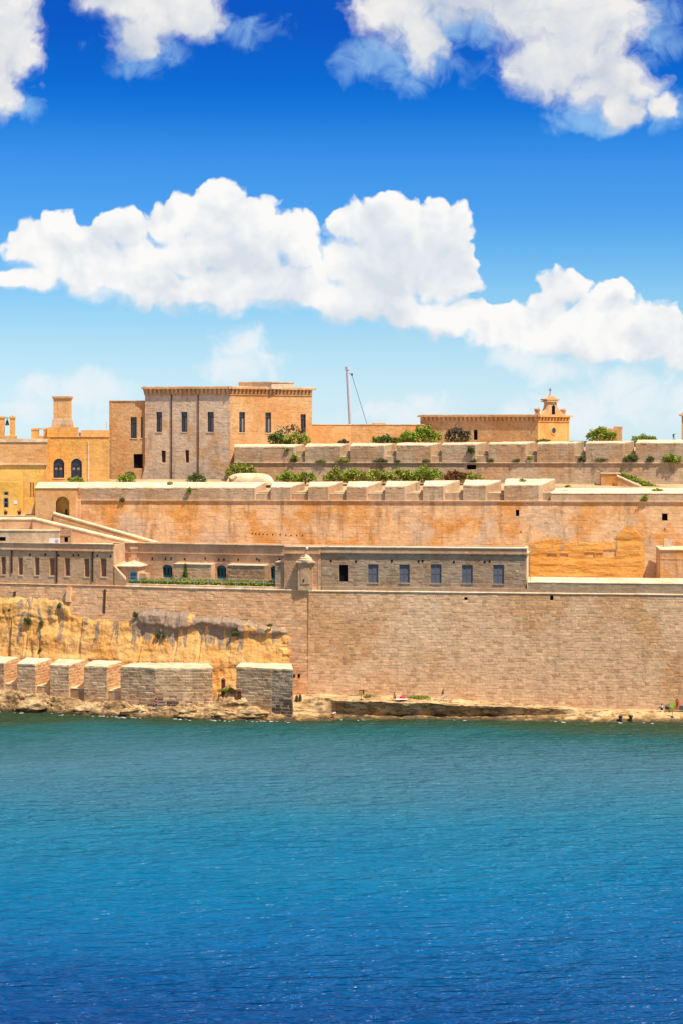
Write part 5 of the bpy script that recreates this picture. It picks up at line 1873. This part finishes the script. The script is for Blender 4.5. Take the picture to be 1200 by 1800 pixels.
# garden behind the merlons
GB = [(505, 847, 30, 17, 'leaf1', 'bright green garden bush behind the first gap of the merlons'), (537, 848, 34, 16, 'leaf1', 'green garden bush behind the second merlon'),
      (590, 848, 36, 21, 'leaf3', 'tall yellow-green garden bush behind the third merlon'), (622, 848, 38, 22, 'leaf3', 'yellow-green garden bush with pale blooms behind the fourth merlon'),
      (660, 847, 36, 18, 'leaf3', 'low yellow-green garden bush behind the gap after the fourth merlon'), (702, 848, 44, 22, 'leaf3', 'broad yellow-green garden bush behind the fifth merlon'),
      (745, 848, 44, 25, 'leaf1', 'tallest leafy green garden bush behind the gap after the fifth merlon'), (797, 847, 30, 18, 'leaf5', 'reddish brown dry garden plant behind the sixth merlon'),
      (826, 847, 30, 15, 'leaf3', 'thin olive garden bush behind the seventh merlon')]
for i, (x, y, w_, h_, m_, lab) in enumerate(GB):
    bush('garden_bush', lab, x, y, 342.5 + (i % 3) * .5, w_ * 1.35, h_ * 1.08, m_, seed=20 + i, group='garden bushes behind the merlons')
# weeds rooted in the walls
WD = [(505, 793, 342.3, 9, 6, 'leaf1', 'weed tuft high on the first long merlon'), (518, 812, 344.6, 12, 16, 'leaf1', 'weed growing from the first gap of the rear rampart'),
      (565, 814, 344.9, 20, 6, 'leaf2', 'flat dark weed strip below the second rear merlon'), (602, 813, 344.5, 22, 9, 'leaf3', 'weed tuft below the gap after the second rear merlon'),
      (668, 813, 344.3, 26, 8, 'leaf2', 'weed patch below the gap after the third rear merlon'), (697, 813, 344.2, 12, 5, 'leaf2', 'small weed below the fourth rear merlon'),
      (748, 812, 344, 14, 5, 'leaf2', 'dark weed tuft below the gap after the fourth rear merlon'),
      (827, 798, 343.3, 14, 15, 'leaf2', 'round weed hanging on the fifth rear merlon'), (832, 812, 343.8, 12, 6, 'leaf2', 'dark weed under the round hanging weed'),
      (862, 811, 343.6, 12, 5, 'leaf2', 'small dark weed below the sixth rear merlon'), (907, 811, 343.5, 14, 5, 'leaf2', 'dark weed below the right half of the sixth rear merlon'),
      (930, 809, 343.3, 12, 7, 'leaf1', 'weed in the gap before the church front'), (1022, 811, 343, 14, 10, 'leaf2', 'dark weed below the gap before the green tree'),
      (1058, 810, 342.8, 26, 5, 'leaf2', 'flat dark weeds below the rear merlon under the green tree'), (1108, 810, 342.5, 26, 12, 'leaf2', 'leafy weed in the last gap of the rear rampart'),
      (1143, 811, 342.4, 16, 10, 'leaf2', 'dark weed below the last rear merlon'), (1180, 815, 341.4, 36, 20, 'leaf1', 'large weed cluster hanging at the right end of rear rampart'),
      (215, 883, 331.8, 10, 9, 'leaf2', 'round dark weed on the ledge at left of the golden rampart'), (333, 868, 332.2, 9, 13, 'leaf1', 'weed hanging from the long left parapet'),
      (299, 852, 333.6, 11, 6, 'leaf1', 'small weed on top of the long left parapet'), (1133, 883, 325.3, 14, 14, 'leaf1', 'round green weed on the ledge at right of golden rampart'),
      (1155, 864, 327, 20, 6, 'leaf1', 'flat weed on the pale parapet top at right'), (918, 846, 331.5, 14, 5, 'leaf1', 'thin weed on the last merlon top'), (997, 857, 331.5, 12, 5, 'leaf1', 'thin weed behind the start of low parapet')]
for i, (x, y, Y_, w_, h_, m_, lab) in enumerate(WD):
    if Y_ < 338:
        Y_ = on(T2A, T2B, x, 2.0 if y in (852, 864, 846, 857) else -.12)[1]
    else:
        Y_ = on(T3A, T3B, x, -.15)[1]
    bush('wall_weed', lab, x, y, Y_, w_, h_, m_, seed=60 + i, group='weeds growing on the ramparts', cat='weed')
CW = [(105, 1070, 7, 12, 'weed tuft in the rock below the left buttress'), (18, 1077, 6, 9, 'dark weed at the rock ledge, third from the left edge'), (8, 1079, 5, 8, 'dark weed at the rock ledge nearest the left edge'),
      (48, 1099, 13, 16, 'big drooping weed on the yellow cliff at left'), (73, 1102, 8, 14, 'narrow drooping weed right of the big one on the yellow cliff'), (72, 1146, 9, 7, 'small weed low on the yellow cliff'),
      (238, 1086, 10, 12, 'weed where masonry meets the dark crust'), (278, 1122, 10, 12, 'dark weed left of a pair in the stained cliff'), (289, 1121, 8, 9, 'dark weed right of a pair in the stained cliff'),
      (413, 1119, 12, 12, 'round weed under the stained crust at right'), (475, 1102, 10, 6, 'flat weed on top of the stained crust near the corner')]
for i, (x, y, w_, h_, lab) in enumerate(CW):
    u_, v_ = wl_.uv(x, y)
    o_ = .9 if y > 1090 else .45
    bush('cliff_weed', lab, x, y, wl_.pt(u_, v_, o_)[1], w_, h_, 'leaf2', seed=120 + i, group='weeds on the cliff', cat='weed')
# planted strip on the terrace
hd = thing('terrace_hedge', 'long low strip of green plants along the casemate terrace', 'hedge', (*on(*LL, 350, 3.2), Z1))
lumps = []
for i in range(40):
    p = on(*LL, 232 + i * 6.4, 3.3)
    lumps.append(((p[0], p[1], Z1 + .75 + random.uniform(-.1, .15)), (.55, .7, .5 + random.uniform(-.1, .15)), 1))
leaves('foliage', 'leaf1', hd, lumps, 4200, .2, 77)
cy = on(*LL, 326, 4.6)
ct = thing('cypress', 'single small dark cypress before the casemate gallery', 'tree', (cy[0], cy[1], Z1))
leaves('crown', 'leaf2', ct, [((cy[0], cy[1], Z1 + .9 + i * .35), (.62 - i * .075, .6 - i * .07, .4), 1) for i in range(8)], 1300, .16, 78)
mb = MB(); mb.tube([(cy[0], cy[1], Z1), (cy[0], cy[1], Z1 + 2.6)], [.12, .04], 6); mb.out('trunk', 'wood', ct)
for nm, y0, lab in (('cypress', 1, ''),):
    pass
# grassy bank with its little stair wall
gb = thing('grass_bank', 'steep green grass bank beside the sloping coping at right, below rear rampart', 'grass bank', W(1120, 858, 338))
A_ = W(1086, 836, 341.5); B_ = W(1150, 861, 338.5)
mb = MB(); mb.hexa([A_ + Vector((-3, -1, -3.2)), B_ + Vector((0, -1, -2)), B_ + Vector((3, 4, -2)), A_ + Vector((2, 4, -3)), A_ + Vector((-.5, -.3, -.6)), B_ + Vector((0, -.3, -.3)), B_ + Vector((.6, 3, .2)), A_ + Vector((1.5, 3, .6))]); mb.out('earth', 'earth', gb)
leaves('grass', 'leaf1', gb, [(tuple(A_.lerp(B_, k / 9) + Vector((.7, .5, .25))), (.7, .8, .45), 1) for k in range(10)], 1500, .2, 79, kind='stuff')
ramp('stair_wall', 'short sloping stair wall with bright coping beside the grass bank', W(1084, 838, 339.6), W(1128, 858, 338.2), 2.2, .6, 'upper')
a = pl(1056, 341); b = pl(1090, 340.4)
bx_ = thing('stair_block', 'plain golden stone block at the head of the sloping stair wall', 'block', (a[0], a[1], 35))
mb = MB(); mb.prism([a, b, (b[0], b[1] + 2), (a[0], a[1] + 2)], 34.5, Z(833, 341)); mb.out('mass', 'upper', bx_)
mb = MB(); mb.prism([(a[0] - .1, a[1] - .1), (b[0] + .1, b[1] - .1), (b[0] + .1, b[1] + 2), (a[0] - .1, a[1] + 2)], Z(833, 341), Z(833, 341) + .2); mb.out('coping', 'cap', bx_)

# whitewashed vault behind the parapet
va = W(402, 850, 340.6)
vt_ = thing('vault', 'low rounded whitewashed vault behind the long left parapet', 'vault', va)
vs_, fs_ = [], []
nx, na = 16, 12
for i in range(nx):
    px = 398 + 84 * i / (nx - 1)
    rr_ = 1.75 * math.sqrt(max(.03, 1 - (abs(i / (nx - 1) - .5) * 2) ** 4))
    for j in range(na):
        t = math.pi * j / (na - 1)
        vs_.append((X(px, 341.5), 341.5 - 1.7 * math.cos(t), va.z + .1 + rr_ * math.sin(t)))
for i in range(nx - 1):
    for j in range(na - 1):
        q = i * na + j
        fs_.append((q, q + na, q + na + 1, q + 1))
fs_.append(tuple(range(na))); fs_.append(tuple((nx - 1) * na + j for j in range(na - 1, -1, -1)))
mesh('shell', vs_, fs_, 'cap', vt_, smooth=True)
mb = MB(); pv = W(404, 851, 338.6); mb.tube([pv + Vector((-.3, 0, -.2)), pv + Vector((.2, .1, .9)), pv + Vector((1.2, .3, 1.4))], [.5, .55, .3], 10); mb.out('end_scroll', 'conc', vt_)

# ------------------------------------------------------------------ statue and far posts
sc_ = W(1183.5, 776.5, 352)
stt = thing('statue', 'small dark bronze statue with raised arm on the skyline near right edge', 'statue', sc_)


def figure(parent, base, height, pose, face=0.0, skin='skin', top='black', legs='white', hair='hair', dress=False):
    """body as one skinned surface over a posed skeleton; clothes and hair as children"""
    k = height / 1.75
    J = {
        'stand': dict(pel=(0, 0, .93), che=(0, 0, 1.28), nec=(0, 0, 1.47), hea=(0, .02, 1.63), shl=(-.19, 0, 1.42), shr=(.19, 0, 1.42), ell=(-.25, .02, 1.15), elr=(.25, .02, 1.15), wrl=(-.24, .08, .9), wrr=(.24, .08, .9),
                      hil=(-.1, 0, .9), hir=(.1, 0, .9), knl=(-.11, .02, .5), knr=(.11, .02, .5), anl=(-.11, -.02, .08), anr=(.11, -.02, .08), tol=(-.13, .14, .03), tor=(.13, .14, .03)),
        'walk': dict(pel=(0, 0, .92), che=(0, .04, 1.27), nec=(0, .06, 1.46), hea=(0, .1, 1.62), shl=(-.19, .04, 1.41), shr=(.19, .04, 1.41), ell=(-.25, .16, 1.17), elr=(.25, -.1, 1.16), wrl=(-.22, .32, .98), wrr=(.24, -.12, .9),
                     hil=(-.1, 0, .9), hir=(.1, 0, .9), knl=(-.11, .2, .52), knr=(.11, -.08, .5), anl=(-.11, .22, .08), anr=(.11, -.38, .14), tol=(-.12, .37, .04), tor=(.11, -.26, .04)),
        'sit': dict(pel=(0, 0, .12), che=(0, -.06, .46), nec=(0, -.02, .64), hea=(0, .03, .8), shl=(-.19, -.04, .58), shr=(.19, -.04, .58), ell=(-.27, .12, .36), elr=(.27, .12, .36), wrl=(-.16, .34, .42), wrr=(.16, .34, .42),
                    hil=(-.1, .04, .1), hir=(.1, .04, .1), knl=(-.16, .42, .46), knr=(.16, .42, .46), anl=(-.14, .62, .08), anr=(.14, .62, .08), tol=(-.15, .78, .04), tor=(.15, .78, .04)),
        'crouch': dict(pel=(0, -.15, .42), che=(0, .16, .66), nec=(0, .32, .76), hea=(0, .46, .82), shl=(-.19, .26, .72), shr=(.19, .26, .72), ell=(-.25, .42, .45), elr=(.25, .42, .45), wrl=(-.18, .55, .2), wrr=(.2, .56, .18),
                       hil=(-.1, -.13, .4), hir=(.1, -.13, .4), knl=(-.2, .25, .45), knr=(.2, .25, .45), anl=(-.15, .02, .08), anr=(.15, .02, .08), tol=(-.16, .18, .03), tor=(.16, .18, .03)),
        'raise': dict(pel=(0, 0, .93), che=(0, 0, 1.28), nec=(0, 0, 1.47), hea=(0, .02, 1.63), shl=(-.19, 0, 1.42), shr=(.19, 0, 1.42), ell=(-.45, .05, 1.5), elr=(.26, .02, 1.15), wrl=(-.68, .1, 1.68), wrr=(.3, .1, .92),
                      hil=(-.1, 0, .9), hir=(.1, 0, .9), knl=(-.14, .06, .5), knr=(.11, -.02, .5), anl=(-.16, .02, .08), anr=(.11, -.04, .08), tol=(-.2, .15, .03), tor=(.13, .12, .03)),
    }[pose]
    names = ['pel', 'che', 'nec', 'hea', 'shl', 'shr', 'ell', 'elr', 'wrl', 'wrr', 'hil', 'hir', 'knl', 'knr', 'anl', 'anr', 'tol', 'tor']
    rad = dict(pel=.14, che=.15, nec=.06, hea=.1, shl=.065, shr=.065, ell=.045, elr=.045, wrl=.035, wrr=.035, hil=.09, hir=.09, knl=.06, knr=.06, anl=.045, anr=.045, tol=.04, tor=.04)
    ca, sa = math.cos(face), math.sin(face)
    def tr(p): return (k * (p[0] * ca - p[1] * sa), k * (p[0] * sa + p[1] * ca), k * p[2])
    def skin_obj(nm, ns, es, mat, grow, extra=None):
        me = bpy.data.meshes.new(nm)
        me.from_pydata([tr(J[n]) for n in ns], [(ns.index(a), ns.index(b)) for a, b in es], [])
        me.materials.append(M[mat])
        o = bpy.data.objects.new(nm, me)
        off = Vector(base) - BASE[parent.name]
        o.location = off
        COL.objects.link(o)
        o.parent = parent
        BASE[o.name] = BASE[parent.name]
        sk = o.modifiers.new('skin', 'SKIN')
        sk.use_smooth_shade = True
        for i, n in enumerate(ns):
            sv = me.skin_vertices[0].data[i]
            r = rad[n] * k * grow
            sv.radius = (r, r)
            sv.use_root = (i == 0)
        sb = o.modifiers.new('sub', 'SUBSURF'); sb.levels = 1; sb.render_levels = 1
        return o
    es = [('pel', 'che'), ('che', 'nec'), ('nec', 'hea'), ('che', 'shl'), ('che', 'shr'), ('shl', 'ell'), ('shr', 'elr'), ('ell', 'wrl'), ('elr', 'wrr'), ('pel', 'hil'), ('pel', 'hir'), ('hil', 'knl'), ('hir', 'knr'), ('knl', 'anl'), ('knr', 'anr'), ('anl', 'tol'), ('anr', 'tor')]
    body = skin_obj('body', names, es, skin, 1.0)
    if top:
        skin_obj('shirt', ['che', 'pel', 'shl', 'shr', 'ell', 'elr'], [('pel', 'che'), ('che', 'shl'), ('che', 'shr'), ('shl', 'ell'), ('shr', 'elr')], top, 1.18)
    if legs:
        skin_obj('shorts', ['pel', 'hil', 'hir', 'knl', 'knr'], [('pel', 'hil'), ('pel', 'hir'), ('hil', 'knl'), ('hir', 'knr')], legs, 1.25)
    if hair:
        hp = Vector(tr(J['hea'])) + Vector(base)
        mb = MB(); mb.lathe((hp.x, hp.y, hp.z), [(.115 * k, -.02 * k), (.125 * k, .04 * k), (.1 * k, .1 * k), (.04 * k, .14 * k)], 8); mb.out('hair', hair, parent)
    return body


figure(stt, sc_ + Vector((0, 0, .25)), 1.35, 'raise', R(180), 'bronze', None, None, None)
mb = MB(); mb.box((sc_.x, sc_.y, sc_.z), (.6, .6, .5)); mb.out('plinth', 'church', stt)

# ------------------------------------------------------------------ low sea battery
BA, BB = pl(-60, 316), pl(374, 304.8)


def battery_block(label, f, depth, ztop, zbot, mats, seed, grp='blocks of the low sea battery', capy=.35, wet=None):
    """f: list of front plan points left to right; last side goes back along the given right point"""
    front, g1, g0 = f
    t = thing('battery_block', label, 'battery block', (front[0][0], front[0][1], zbot), grp)
    ring = list(front) + [g1, g0]
    n = len(front)
    zt = [ztop] * n + [ztop + capy] * 2
    mb = MB(); mb.prism(ring, zbot, zt); mb.out('core', 'mortar', t)
    e = .04
    cxy = Vector((sum(p[0] for p in ring) / len(ring), sum(p[1] for p in ring) / len(ring)))
    r2 = [tuple(Vector(p) + (Vector(p) - cxy).normalized() * .1) for p in ring]
    r2, zt2 = rag(r2, [z + .16 for z in zt], .6, .09, seed)
    mb = MB(); mb.prism(r2, [z - .26 for z in zt2], zt2); mb.out('coping', 'cap', t)
    pts = list(front) + [g1]
    for i in range(len(pts) - 1):
        w = Wall(pts[i], pts[i + 1], zbot, ztop - .02)
        masonry(t, w, .46, .95, mats[i], 130, seed=seed + i, proud=(.015, .07), missing=.015, mat2=(lambda u, v, k=i: v < wet(k, u / w.w) + .9 * fbm(u * .5, v * .6, seed, 3), 'wet') if wet else None)
    return t


def bl(px, back=0.0):
    return on(BA, BB, px, back)


for i, (x0, x1, x2, zt, lab) in enumerate(((-32, 7, 30, 7.3, 'battery block cut off by the left edge of the picture'), (30, 62, 88, 7.25, 'second battery block from the left edge'),
                                           (88, 121, 148, 7.2, 'third battery block from the left edge, grey stained front'), (148, 188, 212, 7.2, 'fourth battery block, just left of the long one'))):
    battery_block(lab, ([bl(x0), bl(x1)], bl(x2 + 2, 5.0), bl(x0 + 16, 5.0)), 5.0, zt, .6, ['bat', 'cheek'], 200 + i * 5, wet=lambda k, t: .9)  # right cheeks redder than the fronts: sun warmth put into their colour
    nx = (30, 88, 148, 212)[i]
    t = thing('embrasure_sill', 'low stone embrasure sill right of the ' + ('leftmost', 'second', 'third', 'fourth')[i] + ' battery block', 'sill', (*bl(x1), .6), 'embrasure sills of the low battery')
    zs = 3.85 - i * .16
    mb = MB(); mb.prism([bl(x1 - 1, .5), bl(nx + 2, .5), bl(nx + 8, 4.6), bl(x2, 4.6)], .6, zs); mb.out('wall', 'bat', t)
    mb = MB(); mb.prism([bl(x1 - 1, .45), bl(nx + 1, .45), bl(nx + 8, 4.6), bl(x2, 4.6)], zs, [zs + .1, zs + .1, zs + .3, zs + .3]); mb.out('coping', 'cap', t)
battery_block('long corner battery block with ragged dark stained front left of the gap', ([bl(212), pl(273, 306.6), pl(374, 306.3)], pl(366, 312), pl(235, 312.5)), 5, 7.3, .3, ['bat', 'bat', 'cheek'], 240, capy=.2, wet=lambda k, t: 1.1 if k == 0 else 2.4 - 1.5 * t)
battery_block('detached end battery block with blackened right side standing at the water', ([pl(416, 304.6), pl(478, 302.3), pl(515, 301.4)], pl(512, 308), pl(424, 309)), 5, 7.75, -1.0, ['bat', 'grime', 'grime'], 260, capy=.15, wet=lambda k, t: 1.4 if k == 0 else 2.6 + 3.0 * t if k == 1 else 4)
# rock behind the gap
for i, (x, y, r_) in enumerate(((395, 1228, 1.3), (440, 1252, 1.6), (456, 1256, 1.2), (405, 1250, 1.2), (380, 1250, 1.0), (60, 1240, 1.8), (150, 1248, 1.4), (230, 1252, 1.3), (330, 1256, 1.3), (505, 1258, 1.0))):
    Yb_ = shore_row(x)[5] - .2
    zb_ = shore_z(x, Yb_)
    c = Vector((X(x, Yb_), Yb_, zb_ - .1))
    vs_, fs_ = [], []
    na, nb = 14, 9
    for a_ in range(nb):
        th_ = math.pi * a_ / (nb - 1)
        for b_ in range(na):
            ph = 2 * math.pi * b_ / na
            d = Vector((math.sin(th_) * math.cos(ph), math.sin(th_) * math.sin(ph), math.cos(th_)))
            q = r_ * (1 + .45 * fbm(d.x * 1.6 + i * 7, d.y * 1.6, d.z * 1.6, 4))
            vs_.append((c.x + d.x * q * 1.5, c.y + d.y * q * .9, c.z + d.z * q * .6 + d.x * q * .18))
    for a_ in range(nb - 1):
        for b_ in range(na):
            q = a_ * na + b_; q2 = a_ * na + (b_ + 1) % na
            fs_.append((q, q + na, q2 + na, q2))
    o = mesh('shore_boulder', vs_, fs_, 'shore', base=c)
    o['label'] = ('pale cracked boulder inside the gap between the two right battery blocks', 'large tilted boulder at the foot of the detached end block', 'smaller boulder hugging the detached end block foot', 'flat boulder at the water before the gap', 'low boulder below the right end of the long block', 'big rounded boulder below the second battery block', 'long boulder below the fourth battery block', 'boulder below the left part of the long corner block', 'boulder below the right part of the long corner block', 'dark wet boulder at the end block corner')[i]
    o['category'] = 'boulder'
    o['group'] = 'boulders along the battery shore'

# ------------------------------------------------------------------ people and small things on the shore
def ground(px, Y):
    return Vector((X(px, Y), Y, shore_z(px, Y) + .05))


def person(label, px, Y, h, pose, face, skin='skin', top='black', legs='white', hair='hair', dz=0.0):
    c = ground(px, Y) + Vector((0, 0, dz))
    t = thing('person', label, 'person', c, None)
    figure(t, c, h, pose, face, skin, top, legs, hair)
    return t


person('person in black top and white shorts walking along the foot of the sea wall', 777, 304.6, 1.8, 'walk', R(-70), top='black', legs='white', dz=.1)
person('bare-chested person sitting against the sea wall beside a red bag', 693, 305.6, 1.75, 'sit', R(180), top=None, legs='rust', dz=.1)
person('person in pink crouching at the water edge left of the ledge', 586, 302.0, 1.7, 'crouch', R(-60), top='white', legs='red', dz=.05)
person('person in white top and dark trousers sitting by the wall near right edge', 1163, 301.3, 1.75, 'sit', R(100), top='white', legs='navy', dz=.25)
person('person in red dress standing beside the lime green chair', 1190, 301.2, 1.75, 'stand', R(150), top='red', legs='red', dz=.2)
person('person in red shirt and blue trousers standing before the long corner block', 275, 305.4, 1.75, 'stand', R(180), top='red', legs='bluec', dz=.1)

# bag beside the sitting person
c = ground(707, 305.4)
t = thing('beach_bag', 'red beach bag lying beside the sitting bare-chested person', 'bag', c)
mb = MB(); mb.lathe(c, [(.45, 0), (.5, .15), (.42, .35), (.25, .45)], 10); mb.out('sack', 'red', t)
mb = MB(); mb.tube([c + Vector((-.25, 0, .42)), c + Vector((0, 0, .65)), c + Vector((.25, 0, .42))], .03, 5); mb.out('handle', 'red', t)
c = ground(697, 304.6)
t = thing('beach_towel', 'pale towel spread before the sitting bare-chested person', 'towel', c)
mb = MB(); mb.box((c.x + .7, c.y, c.z + .12), (1.8, .9, .06)); mb.out('cloth', 'white', t)
# folding chair
c = ground(1182, 301.3) + Vector((0, 0, .2))
t = thing('folding_chair', 'lime green folding chair by the sea wall near right edge', 'chair', c)
mb = MB(); mb.box((c.x, c.y, c.z + .45), (.85, .7, .08)); mb.out('seat', 'lime', t)
mb = MB(); mb.hexa([c + Vector(v) for v in ((-.42, .3, .47), (.42, .3, .47), (.42, .36, .47), (-.42, .36, .47), (-.42, .5, 1.15), (.42, .5, 1.15), (.42, .56, 1.15), (-.42, .56, 1.15))]); mb.out('backrest', 'lime', t)
for sx in (-.38, .38):
    for sy in (-.3, .3):
        mb = MB(); mb.tube([c + Vector((sx, sy, 0)), c + Vector((sx, sy * .9, .45))], .025, 5); mb.out('leg', 'frame', t)
c = ground(1172, 301.6) + Vector((0, 0, .2))
t = thing('rucksack', 'dark grey rucksack between sitting person and green chair', 'rucksack', c)
mb = MB(); mb.lathe(c, [(.3, 0), (.36, .2), (.3, .5), (.18, .65)], 10); mb.out('body', 'grey', t)
mb = MB(); mb.box((c.x, c.y - .32, c.z + .25), (.34, .16, .28)); mb.out('pocket', 'black', t)
c = ground(1199, 301.2) + Vector((0, 0, .2))
t = thing('cool_box', 'dark cool box on the rock at the right edge', 'box', c)
mb = MB(); mb.box((c.x, c.y, c.z + .3), (.9, .5, .6)); mb.out('body', 'grey', t)
mb = MB(); mb.box((c.x, c.y, c.z + .66), (.95, .55, .12)); mb.out('lid', 'shut', t)
# notice post
for x, Y_, lab in ((1181, 299.9, 'ochre notice board on a short post on the right rock shelf'), (634, 304.2, 'small yellow notice post in front of the black drain opening')):
    c = ground(x, Y_)
    t = thing('notice_post', lab, 'sign', c)
    mb = MB(); mb.tube([c, c + Vector((0, 0, 1.1))], .05, 6); mb.out('post', 'frame', t)
    mb = MB(); mb.box((c.x, c.y - .08, c.z + 1.15), (.62, .07, .6)); mb.out('board', 'ochre', t)
    mb = MB(); mb.lathe((c.x, c.y, c.z - .02), [(.28, 0), (.28, .08), (.06, .12)], 8); mb.out('foot', 'frame', t)
for x, lab in ((1090, 'left of two dark mooring bollards at the water edge'), (1108, 'right of two dark mooring bollards at the water edge')):
    c = ground(x, 299.35)
    t = thing('mooring_bollard', lab, 'bollard', c, 'bollards on the right rock shelf')
    mb = MB(); mb.lathe(c, [(.3, -.3), (.26, .1), (.22, .5), (.3, .6), (.34, .75), (.26, .85)], 12); mb.out('body', 'bronze', t)
    mb = MB(); mb.tube([c + Vector((-.34, 0, .62)), c + Vector((.34, 0, .62))], .07, 6); mb.out('crossbar', 'bronze', t)
for x, y, Y_, hh, lab in ((421, 1215, 303.85, 0, 'rusty red post with round cap before the detached end block'), (393, 1195, 308.5, 0, 'rusty post standing in the gap between the battery blocks')):
    c = Vector((X(x, Y_), Y_, Z(y, Y_)))
    zg = shore_z(x, Y_)
    t = thing('rusty_post', lab, 'post', (c.x, c.y, zg))
    mb = MB(); mb.box((c.x, c.y, (zg + c.z + hh) / 2 - .1), (.62, .5, c.z + hh - zg)); mb.out('shaft', 'rust', t)
    mb = MB(); mb.lathe((c.x, c.y, c.z + hh - .1), [(.34, 0), (.36, .1), (.15, .3), (.05, .4)], 10); mb.out('cap', 'rust', t)
for x, lab in ((522, 'left of two dark upright stones by the sea wall corner'), (528, 'right of two dark upright stones by the sea wall corner')):
    c = ground(x, 306.6)
    t = thing('bollard_stone', lab, 'stone', c, 'dark stones by the sea wall corner')
    mb = MB(); mb.lathe(c, [(.26, -.1), (.24, .5), (.18, .8), (.06, .9)], 8); mb.out('stone', 'wet', t)
bush('shore_weed', 'green weed tuft right of the black drain opening at the wall foot', 645, 1224, 306.3, 14, 6, 'leaf1', seed=301, cat='weed', zbase=shore_z(645, 306.3))
bush('shore_weed', 'long green weed strip at the wall foot right of the red bag', 735, 1226, 306.4, 46, 6, 'leaf1', seed=302, cat='weed', zbase=shore_z(735, 306.4))
bush('shore_weed', 'green plants in the gap between the two right battery blocks', 400, 1215, 308, 34, 9, 'leaf3', seed=303, cat='weed', zbase=shore_z(400, 308))

# foam along the water's edge
fo = MB()
rr = random.Random(5)
for i in range(70):
    px = rr.uniform(-20, 520) if i < 56 else rr.uniform(580, 1180)
    Ys = shore_row(px)[7] - rr.uniform(-.2, 1.3)
    w_ = rr.uniform(.1, .4) ; d_ = rr.uniform(.05, .2)
    x = X(px, Ys)
    n = 9
    ring = [(x + w_ * math.cos(2 * math.pi * k / n) * rr.uniform(.6, 1.2), Ys + d_ * math.sin(2 * math.pi * k / n) * rr.uniform(.6, 1.2)) for k in range(n)]
    fo.prism(ring, -.02, .03)
fo.out('sea_foam', 'whitep', kind='stuff')
